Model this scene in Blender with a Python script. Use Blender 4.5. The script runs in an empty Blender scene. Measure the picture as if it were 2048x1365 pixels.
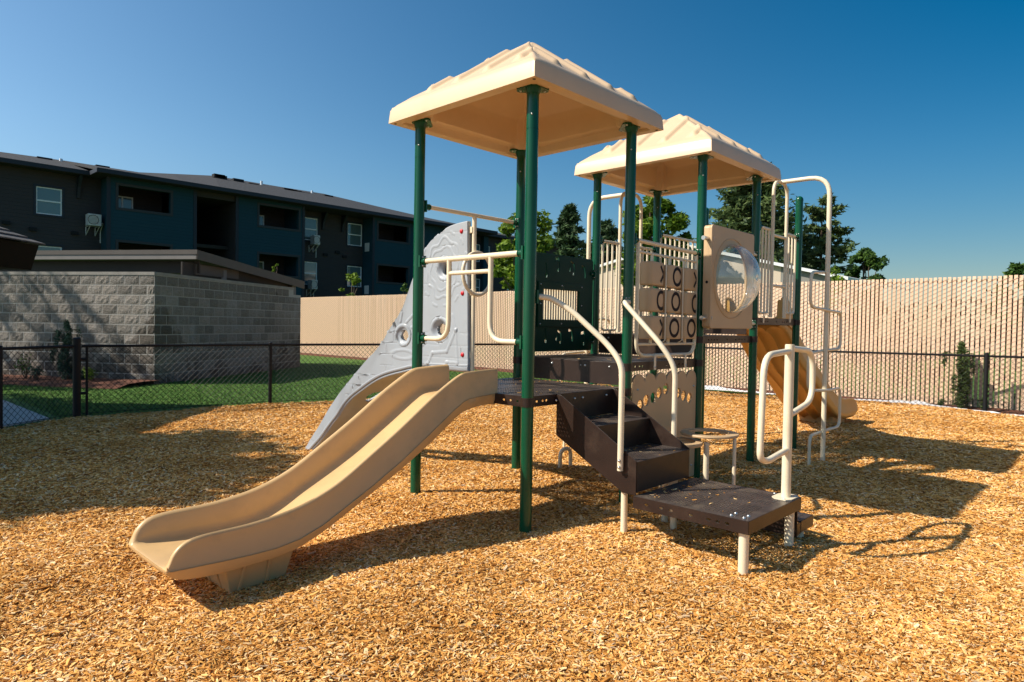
import bpy, bmesh, math, random
import numpy as np
from mathutils import Vector, Matrix, noise as mnoise
R = math.radians
random.seed(7)
rng = np.random.default_rng(11)
SC = bpy.context.scene
COL = SC.collection

# ------------------------------------------------------------------ camera
CAM = np.array([-3.4889, -3.1635, 1.4634])
CR = np.array([0.69012849, -0.7234873, 0.01699429])     # camera right / up / forward
CU = np.array([0.00564049, 0.02885966, 0.99956756])
CF = np.array([0.72366488, 0.68973419, -0.0239977])
FPX = 1337.43
cd = bpy.data.cameras.new('camera')
cam = bpy.data.objects.new('camera', cd); COL.objects.link(cam)
M = Matrix.Identity(4)
for i in range(3):
    M[i][0] = CR[i]; M[i][1] = CU[i]; M[i][2] = -CF[i]; M[i][3] = CAM[i]
cam.matrix_world = M
cd.sensor_width = 36; cd.lens = 36 * FPX / 2048
cd.clip_start = .05; cd.clip_end = 800
SC.camera = cam

def on(ax, val, x, y):
    """point of the plane axis=val seen at pixel x,y (2048 wide photograph): used to survey places"""
    r = CF + CR * (x - 1024) / FPX - CU * (y - 682.5) / FPX
    t = (val - CAM[ax]) / r[ax]
    return CAM + t * r

# ------------------------------------------------------------------ world, sun, exposure
SUN_EL, TRAVEL = R(43), R(-34.5)            # light travels towards TRAVEL (angle from +x)
w = bpy.data.worlds.new('World'); SC.world = w; w.use_nodes = True
nt = w.node_tree; nt.nodes.clear()
sky = nt.nodes.new('ShaderNodeTexSky'); sky.sky_type = 'NISHITA'; sky.sun_disc = False
sky.sun_elevation = SUN_EL
sdir = Vector((-math.cos(TRAVEL) * math.cos(SUN_EL), -math.sin(TRAVEL) * math.cos(SUN_EL), math.sin(SUN_EL)))
sky.sun_rotation = math.atan2(sdir.x, sdir.y)
sky.altitude = 0; sky.air_density = 1.0; sky.dust_density = 0.5; sky.ozone_density = 2.0
bg = nt.nodes.new('ShaderNodeBackground'); bg.inputs['Strength'].default_value = 0.105
wo = nt.nodes.new('ShaderNodeOutputWorld')
hs = nt.nodes.new('ShaderNodeHueSaturation'); hs.inputs['Saturation'].default_value = 1.26; hs.inputs['Hue'].default_value = .492
# the haze is brighter towards the sun and the horizon glow is held back, all round the sky
tcw = nt.nodes.new('ShaderNodeTexCoord'); sxyz = nt.nodes.new('ShaderNodeSeparateXYZ'); nt.links.new(tcw.outputs['Generated'], sxyz.inputs[0])
flat = nt.nodes.new('ShaderNodeVectorMath'); flat.operation = 'MULTIPLY'; flat.inputs[1].default_value = (1, 1, 0); nt.links.new(tcw.outputs['Generated'], flat.inputs[0])
fn = nt.nodes.new('ShaderNodeVectorMath'); fn.operation = 'NORMALIZE'; nt.links.new(flat.outputs[0], fn.inputs[0])
dt = nt.nodes.new('ShaderNodeVectorMath'); dt.operation = 'DOT_PRODUCT'; nt.links.new(fn.outputs[0], dt.inputs[0]); dt.inputs[1].default_value = (sdir.x / math.hypot(sdir.x, sdir.y), sdir.y / math.hypot(sdir.x, sdir.y), 0)
ma = nt.nodes.new('ShaderNodeMapRange'); ma.inputs['From Min'].default_value = -1; ma.inputs['From Max'].default_value = 1; ma.inputs['To Min'].default_value = .56; ma.inputs['To Max'].default_value = 1.2; nt.links.new(dt.outputs['Value'], ma.inputs['Value'])
me_ = nt.nodes.new('ShaderNodeMapRange'); me_.interpolation_type = 'SMOOTHSTEP'; me_.inputs['From Min'].default_value = 0; me_.inputs['From Max'].default_value = .25; me_.inputs['To Min'].default_value = .78; me_.inputs['To Max'].default_value = 1; nt.links.new(sxyz.outputs['Z'], me_.inputs['Value'])
ms_ = nt.nodes.new('ShaderNodeMapRange'); ms_.inputs['From Min'].default_value = -1; ms_.inputs['From Max'].default_value = 1; ms_.inputs['To Min'].default_value = 1.62; ms_.inputs['To Max'].default_value = .98; nt.links.new(dt.outputs['Value'], ms_.inputs['Value']); nt.links.new(ms_.outputs[0], hs.inputs['Saturation'])
mm_ = nt.nodes.new('ShaderNodeMath'); mm_.operation = 'MULTIPLY'; nt.links.new(ma.outputs[0], mm_.inputs[0]); nt.links.new(me_.outputs[0], mm_.inputs[1])
sc_ = nt.nodes.new('ShaderNodeVectorMath'); sc_.operation = 'SCALE'; nt.links.new(hs.outputs[0], sc_.inputs[0]); nt.links.new(mm_.outputs[0], sc_.inputs['Scale'])
nt.links.new(sky.outputs[0], hs.inputs['Color']); nt.links.new(sc_.outputs[0], bg.inputs[0]); nt.links.new(bg.outputs[0], wo.inputs[0])
sl = bpy.data.lights.new('sun', 'SUN'); sl.energy = 4.9; sl.angle = R(.55); sl.color = (1, .925, .79)
so = bpy.data.objects.new('sun', sl); COL.objects.link(so)
so.rotation_euler = (-sdir).to_track_quat('-Z', 'Y').to_euler(); so.location = sdir * 30
SC.view_settings.view_transform = 'Standard'; SC.view_settings.look = 'None'
SC.view_settings.exposure = 0.42; SC.view_settings.gamma = 1; SC.view_settings.use_curve_mapping = False
SC.cycles.max_bounces = 6; SC.cycles.transparent_max_bounces = 12

# ------------------------------------------------------------------ materials
def mat(name, color, rough=.5, var=0, vscale=3, bump=0, bscale=60, spec=.5, metal=0, dirt=None, dirt_scale=2, stretch=None, bdist=.01, coat=0):
    m = bpy.data.materials.new(name); m.use_nodes = True
    n = m.node_tree.nodes; l = m.node_tree.links; b = n['Principled BSDF']
    b.inputs['Base Color'].default_value = (*color, 1)
    b.inputs['Roughness'].default_value = rough; b.inputs['Specular IOR Level'].default_value = spec
    b.inputs['Metallic'].default_value = metal
    if coat: b.inputs['Coat Weight'].default_value = coat; b.inputs['Coat Roughness'].default_value = .12
    tc = n.new('ShaderNodeTexCoord'); mp = n.new('ShaderNodeMapping'); l.new(tc.outputs['Object'], mp.inputs[0])
    if stretch: mp.inputs['Scale'].default_value = stretch
    if var or dirt:
        t = n.new('ShaderNodeTexNoise'); t.inputs['Scale'].default_value = vscale; t.inputs['Detail'].default_value = 6
        l.new(mp.outputs[0], t.inputs['Vector'])
        rp = n.new('ShaderNodeValToRGB'); l.new(t.outputs['Fac'], rp.inputs[0])
        rp.color_ramp.elements[0].position = .3; rp.color_ramp.elements[1].position = .7
        rp.color_ramp.elements[0].color = (*[c * (1 - var) for c in color], 1)
        rp.color_ramp.elements[1].color = (*[min(1, c * (1 + var)) for c in color], 1)
        out = rp.outputs[0]
        if dirt:
            t2 = n.new('ShaderNodeTexNoise'); t2.inputs['Scale'].default_value = dirt_scale; t2.inputs['Detail'].default_value = 8
            t2.inputs['Roughness'].default_value = .65
            l.new(mp.outputs[0], t2.inputs['Vector'])
            r2 = n.new('ShaderNodeValToRGB'); l.new(t2.outputs['Fac'], r2.inputs[0])
            r2.color_ramp.elements[0].position = .52; r2.color_ramp.elements[1].position = .75
            r2.color_ramp.elements[1].color = (dirt[3],) * 3 + (1,); r2.color_ramp.elements[0].color = (0, 0, 0, 1)
            mx = n.new('ShaderNodeMix'); mx.data_type = 'RGBA'
            l.new(r2.outputs[0], mx.inputs['Factor']); l.new(out, mx.inputs['A']); mx.inputs['B'].default_value = (*dirt[:3], 1)
            out = mx.outputs['Result']
        l.new(out, b.inputs['Base Color'])
    if bump:
        t = n.new('ShaderNodeTexNoise'); t.inputs['Scale'].default_value = bscale; t.inputs['Detail'].default_value = 5
        l.new(mp.outputs[0], t.inputs['Vector'])
        bp = n.new('ShaderNodeBump'); bp.inputs['Strength'].default_value = bump; bp.inputs['Distance'].default_value = bdist
        l.new(t.outputs['Fac'], bp.inputs['Height']); l.new(bp.outputs[0], b.inputs['Normal'])
    return m

def random_mat(name, stops, rough=.8, trans=0, spec=.3):
    """colour picked per object / instance"""
    m = bpy.data.materials.new(name); m.use_nodes = True
    n = m.node_tree.nodes; l = m.node_tree.links; b = n['Principled BSDF']
    oi = n.new('ShaderNodeObjectInfo'); rp = n.new('ShaderNodeValToRGB'); l.new(oi.outputs['Random'], rp.inputs[0])
    cr = rp.color_ramp
    while len(cr.elements) < len(stops): cr.elements.new(.5)
    for e, (p, c) in zip(cr.elements, stops): e.position = p; e.color = (*c, 1)
    l.new(rp.outputs[0], b.inputs['Base Color']); b.inputs['Roughness'].default_value = rough
    b.inputs['Specular IOR Level'].default_value = spec
    return m

def leaf_mat(name, dark, light, trans=.25, scale=1.2):
    m = bpy.data.materials.new(name); m.use_nodes = True
    n = m.node_tree.nodes; l = m.node_tree.links; b = n['Principled BSDF']
    g = n.new('ShaderNodeNewGeometry'); rp = n.new('ShaderNodeValToRGB')
    l.new(g.outputs['Random Per Island'], rp.inputs[0])
    rp.color_ramp.elements[0].color = (*dark, 1); rp.color_ramp.elements[1].color = (*light, 1)
    l.new(rp.outputs[0], b.inputs['Base Color']); b.inputs['Roughness'].default_value = .6
    b.inputs['Specular IOR Level'].default_value = .3
    if trans:
        tr = n.new('ShaderNodeBsdfTranslucent'); ms = n.new('ShaderNodeMixShader'); ms.inputs[0].default_value = trans
        l.new(rp.outputs[0], tr.inputs[0]); l.new(b.outputs[0], ms.inputs[1]); l.new(tr.outputs[0], ms.inputs[2])
        l.new(ms.outputs[0], n['Material Output'].inputs[0])
    return m

GREEN = mat('green_powder_coat', (.001, .070, .030), .25, var=.08, vscale=4, bump=.04, bscale=250, coat=.1, spec=.4, dirt=(.02, .075, .04, .35), dirt_scale=5)
CREAM = mat('cream_powder_coat', (.80, .69, .50), .30, var=.03, vscale=5, bump=.05, bscale=260, dirt=(.45, .36, .24, .25), dirt_scale=3)
TAN = mat('tan_slide_plastic', (.62, .40, .185), .38, var=.035, vscale=2.5, bump=.10, bscale=420, dirt=(.40, .27, .14, .45), dirt_scale=4.5, bdist=.003)
ROOFTAN = mat('tan_roof_plastic', (.73, .52, .32), .36, var=.03, vscale=1.6, bump=.10, bscale=380, bdist=.003, dirt=(.5, .35, .2, .25))
WAVE = mat('ochre_slide_plastic', (.58, .32, .085), .36, var=.05, vscale=2, bump=.08, bscale=300, bdist=.003)
PANEL = mat('tan_sheet_plastic', (.56, .38, .21), .45, var=.03, vscale=3, bump=.12, bscale=500, bdist=.002)
BROWN = mat('brown_vinyl_coat', (.027, .015, .011), .38, spec=.35, var=.22, vscale=5, bump=.15, bscale=160, dirt=(.12, .08, .055, .35), dirt_scale=3.5)
DECKTOP = mat('brown_deck_vinyl', (.055, .042, .037), .36, var=.3, vscale=6, bump=.2, bscale=120, dirt=(.22, .17, .12, .6), dirt_scale=5)
GREY = mat('grey_climber_plastic', (.36, .385, .42), .42, var=.04, vscale=3, bump=.18, bscale=200, bdist=.004, dirt=(.27, .27, .27, .35), dirt_scale=3)
BOLT = mat('galvanised_bolt', (.6, .6, .58), .3, metal=.9)
BLACK = mat('black_coat', (.010, .010, .011), .6, spec=.25)
RED = mat('red_plastic', (.55, .01, .02), .3)
DGREEN = mat('dark_green_sheet', (.001, .040, .022), .45, spec=.25, var=.1, bump=.1, bscale=300, bdist=.002)
LETTER = mat('dark_brown_print', (.012, .007, .010), .6, spec=.2)

def plastic_clear():
    """thin clear acrylic sheet: see-through with a fresnel sheen that grows towards the rim"""
    m = bpy.data.materials.new('clear_acrylic'); m.use_nodes = True; n = m.node_tree.nodes; l = m.node_tree.links; n.clear()
    out = n.new('ShaderNodeOutputMaterial'); tr = n.new('ShaderNodeBsdfTransparent'); tr.inputs[0].default_value = (.95, .96, .95, 1)
    gl = n.new('ShaderNodeBsdfGlossy'); gl.inputs['Roughness'].default_value = .06; gl.inputs['Color'].default_value = (1, 1, 1, 1)
    lw = n.new('ShaderNodeLayerWeight'); lw.inputs['Blend'].default_value = .5
    pw = n.new('ShaderNodeMath'); pw.operation = 'POWER'; pw.inputs[1].default_value = 3.2; l.new(lw.outputs['Facing'], pw.inputs[0])
    fr = n.new('ShaderNodeMath'); fr.operation = 'MULTIPLY_ADD'; fr.inputs[1].default_value = .75; fr.inputs[2].default_value = .05; l.new(pw.outputs[0], fr.inputs[0])
    mx = n.new('ShaderNodeMixShader'); l.new(fr.outputs[0], mx.inputs[0]); l.new(tr.outputs[0], mx.inputs[1]); l.new(gl.outputs[0], mx.inputs[2])
    df = n.new('ShaderNodeBsdfDiffuse'); df.inputs[0].default_value = (.8, .8, .78, 1); m2 = n.new('ShaderNodeMixShader'); m2.inputs[0].default_value = .10
    l.new(mx.outputs[0], m2.inputs[1]); l.new(df.outputs[0], m2.inputs[2]); l.new(m2.outputs[0], out.inputs[0])
    return m
CLEAR = plastic_clear()

# ------------------------------------------------------------------ object helpers
def tag(o, label=None, cat=None, group=None, kind=None):
    if label: o['label'] = label
    if cat: o['category'] = cat
    if group: o['group'] = group
    if kind: o['kind'] = kind
    return o

def empty(name, loc, label, cat, group=None):
    o = bpy.data.objects.new(name, None); COL.objects.link(o); o.location = loc
    o.empty_display_size = .2
    return tag(o, label, cat, group)

def place(name, me, parent=None, loc=None):
    o = bpy.data.objects.new(name, me); COL.objects.link(o)
    if parent is not None:
        o.parent = parent
        # builders work in world coordinates; the parent empties are never rotated
        off = Vector((0, 0, 0)); p = parent
        while p is not None: off += p.location; p = p.parent
        o.location = (Vector(loc) if loc is not None else Vector((0, 0, 0))) - off
    elif loc is not None: o.location = loc
    return o

def mesh_from(name, verts, faces, mats, smooth=True, angle=35, mi=None):
    me = bpy.data.meshes.new(name); me.from_pydata([tuple(v) for v in verts], [], [tuple(f) for f in faces])
    for m in (mats if isinstance(mats, (list, tuple)) else [mats]): me.materials.append(m)
    if mi is not None: me.polygons.foreach_set('material_index', mi)
    if smooth:
        me.shade_smooth()
        me.set_sharp_from_angle(angle=R(angle))
    me.update(); return me

class MB:
    """collects shapes of ONE part"""
    def __init__(s): s.v = []; s.f = []; s.m = []; s.mi = 0
    def add(s, vs, fs):
        b = len(s.v); s.v += [tuple(float(c) for c in v) for v in vs]
        s.f += [tuple(b + i for i in f) for f in fs]; s.m += [s.mi] * len(fs); return s
    def box(s, lo, hi):
        x0, y0, z0 = lo; x1, y1, z1 = hi
        return s.add([(x0, y0, z0), (x1, y0, z0), (x1, y1, z0), (x0, y1, z0), (x0, y0, z1), (x1, y0, z1), (x1, y1, z1), (x0, y1, z1)],
                     [(0, 3, 2, 1), (4, 5, 6, 7), (0, 1, 5, 4), (1, 2, 6, 5), (2, 3, 7, 6), (3, 0, 4, 7)])
    def obox(s, c, ax, ay, az):
        c = Vector(c); ax = Vector(ax); ay = Vector(ay); az = Vector(az)
        P = [c + sx * ax + sy * ay + sz * az for sz in (-1, 1) for sx, sy in ((-1, -1), (1, -1), (1, 1), (-1, 1))]
        return s.add(P, [(0, 3, 2, 1), (4, 5, 6, 7), (0, 1, 5, 4), (1, 2, 6, 5), (2, 3, 7, 6), (3, 0, 4, 7)])
    def prism(s, poly, vec):
        """closed polygon (3d points) pushed along vec"""
        n = len(poly); vec = Vector(vec)
        vs = [Vector(p) for p in poly] + [Vector(p) + vec for p in poly]
        return s.add(vs, [tuple(range(n))[::-1], tuple(range(n, 2 * n))] + [(i, (i + 1) % n, n + (i + 1) % n, n + i) for i in range(n)])
    def tube(s, pts, r, bend=0.0, n=12, caps=True, closed=False, seg=6):
        P = [Vector(p) for p in pts]
        if bend > 0:
            Q = []
            N = len(P)
            for i, p in enumerate(P):
                if not closed and (i == 0 or i == N - 1): Q.append(p); continue
                a, b = P[i - 1], P[(i + 1) % N]
                d = min(bend, (a - p).length * .48, (b - p).length * .48)
                p0 = p + (a - p).normalized() * d; p1 = p + (b - p).normalized() * d
                for k in range(seg + 1):
                    t = k / seg; Q.append(p0 * (1 - t) ** 2 + p * 2 * t * (1 - t) + p1 * t * t)
            P = Q
        C = [P[0]]
        for p in P[1:]:
            if (p - C[-1]).length > 1e-5: C.append(p)
        P = C; N = len(P)
        rr = r if isinstance(r, (list, tuple)) else [r] * N
        T = []
        for i in range(N):
            a = P[i - 1] if (i > 0 or closed) else P[i]; b = P[(i + 1) % N] if (i < N - 1 or closed) else P[i]
            T.append((b - a).normalized())
        up = Vector((0, 0, 1)) if abs(T[0].z) < .9 else Vector((1, 0, 0))
        u = T[0].cross(up).normalized(); vs = []
        for i in range(N):
            u = (u - T[i] * u.dot(T[i])).normalized(); v = T[i].cross(u)
            vs += [P[i] + (u * math.cos(2 * math.pi * k / n) + v * math.sin(2 * math.pi * k / n)) * rr[i] for k in range(n)]
        fs = []
        for i in range(N if closed else N - 1):
            j = (i + 1) % N
            fs += [(i * n + k, i * n + (k + 1) % n, j * n + (k + 1) % n, j * n + k) for k in range(n)]
        if caps and not closed: fs += [tuple(range(n))[::-1], tuple(range((N - 1) * n, N * n))]
        return s.add(vs, fs)
    def dome(s, c, r, nrm=(0, 0, 1), n=8, h=1.0, rings=3):
        c = Vector(c); nrm = Vector(nrm).normalized(); a = nrm.orthogonal().normalized(); b = nrm.cross(a)
        vs = []; fs = []
        for j in range(rings):
            t = j / rings * math.pi / 2
            vs += [c + (a * math.cos(2 * math.pi * k / n) + b * math.sin(2 * math.pi * k / n)) * r * math.cos(t) + nrm * r * h * math.sin(t) for k in range(n)]
        vs.append(c + nrm * r * h)
        for j in range(rings - 1): fs += [(j * n + k, j * n + (k + 1) % n, (j + 1) * n + (k + 1) % n, (j + 1) * n + k) for k in range(n)]
        fs += [((rings - 1) * n + k, (rings - 1) * n + (k + 1) % n, rings * n) for k in range(n)]
        return s.add(vs, fs)
    def build(s, name, mats, parent=None, smooth=True, angle=35, bevel=0, loc=None):
        me = mesh_from(name, s.v, s.f, mats, smooth and not bevel, angle, s.m)
        o = place(name, me, parent, loc)
        if name in ('bolt', 'clamp_bolt', 'red_button', 'drain_plug'): o['kind'] = 'stuff'
        if bevel:
            md = o.modifiers.new('bevel', 'BEVEL'); md.width = bevel; md.segments = 2; md.limit_method = 'ANGLE'; md.angle_limit = R(40)
        return o

def inside(p, poly):
    x, y = p; c = False; n = len(poly)
    for i in range(n):
        x0, y0 = poly[i]; x1, y1 = poly[(i + 1) % n]
        if (y0 > y) != (y1 > y) and x < (x1 - x0) * (y - y0) / (y1 - y0) + x0: c = not c
    return c

def sheet_with_holes(outline, holes, origin, ax, ay, thick, name, m, parent, bevel=.004):
    """plastic sheet cut from a 2d outline with holes, thick along ax x ay"""
    cu = bpy.data.curves.new(name, 'CURVE'); cu.dimensions = '2D'; cu.fill_mode = 'BOTH'
    cu.extrude = thick / 2 - bevel; cu.bevel_depth = bevel; cu.bevel_resolution = 1
    for poly in [outline] + list(holes):
        sp = cu.splines.new('POLY'); sp.points.add(len(poly) - 1)
        for q, (x, y) in zip(sp.points, poly): q.co = (x, y, 0, 1)
        sp.use_cyclic_u = True
    tmp = bpy.data.objects.new('tmp', cu); COL.objects.link(tmp)
    dg = bpy.context.evaluated_depsgraph_get()
    me = bpy.data.meshes.new_from_object(tmp.evaluated_get(dg))
    bpy.data.objects.remove(tmp); bpy.data.curves.remove(cu)
    ax = Vector(ax).normalized(); ay = Vector(ay).normalized(); az = ax.cross(ay)
    T = Matrix.Identity(4)
    for i in range(3): T[i][0] = ax[i]; T[i][1] = ay[i]; T[i][2] = az[i]; T[i][3] = origin[i]
    me.transform(T); me.materials.clear(); me.materials.append(m); me.name = name
    me.shade_smooth(); me.set_sharp_from_angle(angle=R(35))
    return place(name, me, parent)

def ellipse(cx, cy, rx, ry, n=20, rot=0):
    out = []
    for k in range(n):
        a = 2 * math.pi * k / n; x = rx * math.cos(a); y = ry * math.sin(a)
        out.append((cx + x * math.cos(rot) - y * math.sin(rot), cy + x * math.sin(rot) + y * math.cos(rot)))
    return out

def catmull(P, k):
    P = [np.array(p, float) for p in P]; out = []
    for i in range(len(P) - 1):
        p0 = P[max(i - 1, 0)]; p1 = P[i]; p2 = P[i + 1]; p3 = P[min(i + 2, len(P) - 1)]
        for j in range(k):
            t = j / k
            out.append(.5 * ((2 * p1) + (-p0 + p2) * t + (2 * p0 - 5 * p1 + 4 * p2 - p3) * t * t + (-p0 + 3 * p1 - 3 * p2 + p3) * t ** 3))
    out.append(P[-1]); return out

# ------------------------------------------------------------------ ground
SU, SV = 1.2275, 1.25
BUMPS = [((0, SV), .03, .35), ((0, 0), -.015, .4), ((SU, SV), .065, .3), ((SU, 0), -.04, .4), ((.45, -.55), .05, .3), ((.79, -.70), -.02, .25),
         ((-1.2, -.3), .035, .5), ((3.0, -2.3), .03, .6), ((-2.9, 1.3), .03, .5), ((1.9, -3.0), -.03, .6), ((6.5, -.7), .04, .9), ((-1.8, .6), -.03, .35),
         ((10.9, 1.0), .05, 1.2), ((10.5, -1.5), .05, 1.2)]
FENCE = [(-5.2, 5.2), (-1.811, 7.53), (-.80, 8.20), (2.08, 8.0), (9.05, 6.3), (11.19, -1.04), (12.6, -6.0)]
MULCH_EDGE = [(-5.2, 5.2), (-1.811, 7.53), (-.80, 8.20), (2.08, 8.0), (9.0, 6.32), (10.9, 4.6), (10.95, 3.0), (11.0, 1.9), (11.25, .8), (11.3, .2), (11.05, -.6), (10.75, -1.5), (11.4, -4), (11.8, -6)]
def dist_edge(x, y):
    """signed distance beyond the mulch edge (positive = outside)"""
    best = 1e9; sgn = -1
    for (x0, y0), (x1, y1) in zip(MULCH_EDGE[:-1], MULCH_EDGE[1:]):
        dx, dy = x1 - x0, y1 - y0; L2 = dx * dx + dy * dy
        t = max(0, min(1, ((x - x0) * dx + (y - y0) * dy) / L2)); qx, qy = x0 + t * dx, y0 + t * dy
        d = math.hypot(x - qx, y - qy)
        if d < best: best = d; sgn = 1 if (dx * (y - y0) - dy * (x - x0)) > 0 else -1
    return best * sgn
def ground_z(x, y):
    z = sum(h * math.exp(-((x - c[0]) ** 2 + (y - c[1]) ** 2) / (2 * s * s)) for c, h, s in BUMPS)
    z += .042 * mnoise.noise(Vector((x * .55, y * .55, 3.1))) + .024 * mnoise.noise(Vector((x * 1.7, y * 1.7, 8.3))) + .010 * mnoise.noise(Vector((x * 4.3, y * 4.3, 1.7)))
    return z

def mulch_material():
    m = bpy.data.materials.new('wood_chip_bed'); m.use_nodes = True
    n = m.node_tree.nodes; l = m.node_tree.links; b = n['Principled BSDF']; b.inputs['Roughness'].default_value = .85
    b.inputs['Specular IOR Level'].default_value = .2
    tc = n.new('ShaderNodeTexCoord')
    v = n.new('ShaderNodeTexVoronoi'); v.inputs['Scale'].default_value = 55; v.feature = 'F1'
    mp = n.new('ShaderNodeMapping'); mp.inputs['Scale'].default_value = (1, 1.0, 1); l.new(tc.outputs['Object'], mp.inputs[0])
    dn = n.new('ShaderNodeTexNoise'); dn.inputs['Scale'].default_value = 18; dn.inputs['Detail'].default_value = 4
    l.new(mp.outputs[0], dn.inputs['Vector'])
    ad = n.new('ShaderNodeVectorMath'); ad.operation = 'MULTIPLY_ADD'; l.new(dn.outputs['Color'], ad.inputs[0]); ad.inputs[1].default_value = (.12, .12, .12); l.new(mp.outputs[0], ad.inputs[2])
    l.new(ad.outputs[0], v.inputs['Vector'])
    rp = n.new('ShaderNodeValToRGB'); l.new(v.outputs['Color'], rp.inputs[0])
    e = rp.color_ramp.elements; e[0].color = (.30, .13, .032, 1); e[0].position = .12; e[1].color = (.72, .42, .13, 1); e[1].position = .85
    x = rp.color_ramp.elements.new(.5); x.color = (.52, .25, .055, 1)
    big = n.new('ShaderNodeTexNoise'); big.inputs['Scale'].default_value = .7; big.inputs['Detail'].default_value = 4; l.new(tc.outputs['Object'], big.inputs['Vector'])
    r2 = n.new('ShaderNodeValToRGB'); l.new(big.outputs['Fac'], r2.inputs[0]); r2.color_ramp.elements[0].color = (.86, .80, .72, 1); r2.color_ramp.elements[1].color = (1.1, 1.08, 1.05, 1)
    r2.color_ramp.elements[0].position = .35; r2.color_ramp.elements[1].position = .65
    mx = n.new('ShaderNodeMix'); mx.data_type = 'RGBA'; mx.blend_type = 'MULTIPLY'; mx.inputs['Factor'].default_value = 1
    l.new(rp.outputs[0], mx.inputs['A']); l.new(r2.outputs[0], mx.inputs['B']); l.new(mx.outputs['Result'], b.inputs['Base Color'])
    bp = n.new('ShaderNodeBump'); bp.inputs['Strength'].default_value = .9; bp.inputs['Distance'].default_value = .02
    l.new(v.outputs['Distance'], bp.inputs['Height']); l.new(bp.outputs[0], b.inputs['Normal'])
    return m
MULCH = mulch_material()
GRASS = mat('lawn_green', (.07, .145, .022), .8, var=.35, vscale=9, bump=.6, bscale=90, dirt=(.09, .17, .03, .5), dirt_scale=1.5, spec=.2)
DIRT = mat('dry_earth', (.16, .12, .07), .95, var=.3, vscale=.6, bump=.4, bscale=8)
BARK = mat('red_bark_mulch', (.13, .045, .022), .95, var=.5, vscale=25, bump=1, bscale=45, bdist=.03)
CONC = mat('path_concrete', (.42, .42, .40), .85, var=.08, vscale=4, bump=.2, bscale=90, dirt=(.28, .27, .25, .4))

def grid_mesh(x0, x1, y0, y1, nx, ny, zf, keep=None):
    xs = np.linspace(x0, x1, nx); ys = np.linspace(y0, y1, ny)
    V = [(x, y, zf(x, y)) for y in ys for x in xs]; F = []
    for j in range(ny - 1):
        for i in range(nx - 1):
            a = j * nx + i
            if keep is None or keep((xs[i] + xs[i + 1]) / 2, (ys[j] + ys[j + 1]) / 2): F.append((a, a + 1, a + nx + 1, a + nx))
    return V, F

V, F = grid_mesh(-300, 300, -300, 300, 3, 3, lambda x, y: -.30)
tag(place('ground', mesh_from('ground', V, F, DIRT, False)), kind='structure')

def bed_z(x, y):
    d = dist_edge(x, y)
    z = ground_z(x, y)
    if d > 0: z -= min(.25, d * .45)
    return z
V, F = grid_mesh(-6, 12.6, -6, 9.0, 187, 151, bed_z, lambda x, y: dist_edge(x, y) < .5)
tag(place('wood_chip_ground', mesh_from('wood_chip_ground', V, F, MULCH)), 'golden wood chip surfacing of the play area', kind='structure')

# lawn beyond the fence
lawn = [(-12, 1), (-5.2, 5.25), (-1.811, 7.56), (-.80, 8.22), (2.08, 8.02), (9.05, 6.34), (10.95, 4.6), (11.0, 3.0), (11.05, 1.9), (11.3, .8), (11.35, .2), (11.1, -.6), (10.8, -1.5), (11.45, -4), (11.9, -6), (60, -6), (60, 60), (-60, 60), (-60, 1)]
bm = bmesh.new(); vv = [bm.verts.new((x, y, 0.004 if i not in (0, 14, 15, 16, 17, 18) else 0)) for i, (x, y) in enumerate(lawn)]
bm.faces.new(vv); bmesh.ops.triangulate(bm, faces=bm.faces[:])
me = bpy.data.meshes.new('lawn'); bm.to_mesh(me); bm.free(); me.materials.append(GRASS)
tag(place('lawn', me), 'green lawn beyond the black fence', kind='structure')

# red bark strip at the foot of the slatted fence and planting bed by the block wall
b = MB(); N = 120
for i in range(N):
    pass
vs = []; fs = []
for i in range(N + 1):
    v = -6 + i * 34 / N; wv = .10 * mnoise.noise(Vector((v * 1.3, 0, 0)))
    vs += [(11.28 + wv, v, .006), (11.45, v, .05 + .02 * mnoise.noise(Vector((v * 3, 5, 0)))), (11.68, v, .07 + .02 * mnoise.noise(Vector((v * 3, 9, 0))))]
    if i < N:
        a = i * 3; fs += [(a, a + 1, a + 4, a + 3), (a + 1, a + 2, a + 5, a + 4)]
tag(place('bark_strip', mesh_from('bark_strip', vs, fs, BARK)), 'strip of red bark along the slatted fence foot', kind='structure')
P0 = np.array([1.8, 12.89]); E1 = np.array([.8415, .5402]); E2 = np.array([-.5402, .8415])
vs = []; fs = []
for i in range(31):
    t = -.1 + i * .5
    for s_, z in ((-1.25 + .12 * mnoise.noise(Vector((t, 3, 1))), .008), (-.9, .08), (-.45, .10), (.05, .10)):
        q = P0 + E2 * t + E1 * s_; vs.append((q[0], q[1], z + (.03 * mnoise.noise(Vector((t * 2, s_ * 3, 0))) if z > .05 else 0)))
    if i < 30:
        a = i * 4; fs += [(a + k, a + k + 1, a + k + 5, a + k + 4) for k in range(3)]
tag(place('planting_bed', mesh_from('planting_bed', vs, fs, BARK)), 'bark planting bed at the foot of the block wall', kind='structure')

# concrete path triangle behind the gate
pb = MB()
pb.prism([(-1.80, 7.66, .0), (-1.14, 8.16, .0), (-1.20, 11.3, .0), (-1.5, 14.5, 0), (-4.5, 14.5, 0), (-4.5, 6.2, 0)][::-1], (0, 0, .02))
tag(pb.build('path', CONC, smooth=False), 'pale concrete path behind the black gate', kind='structure')

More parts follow.
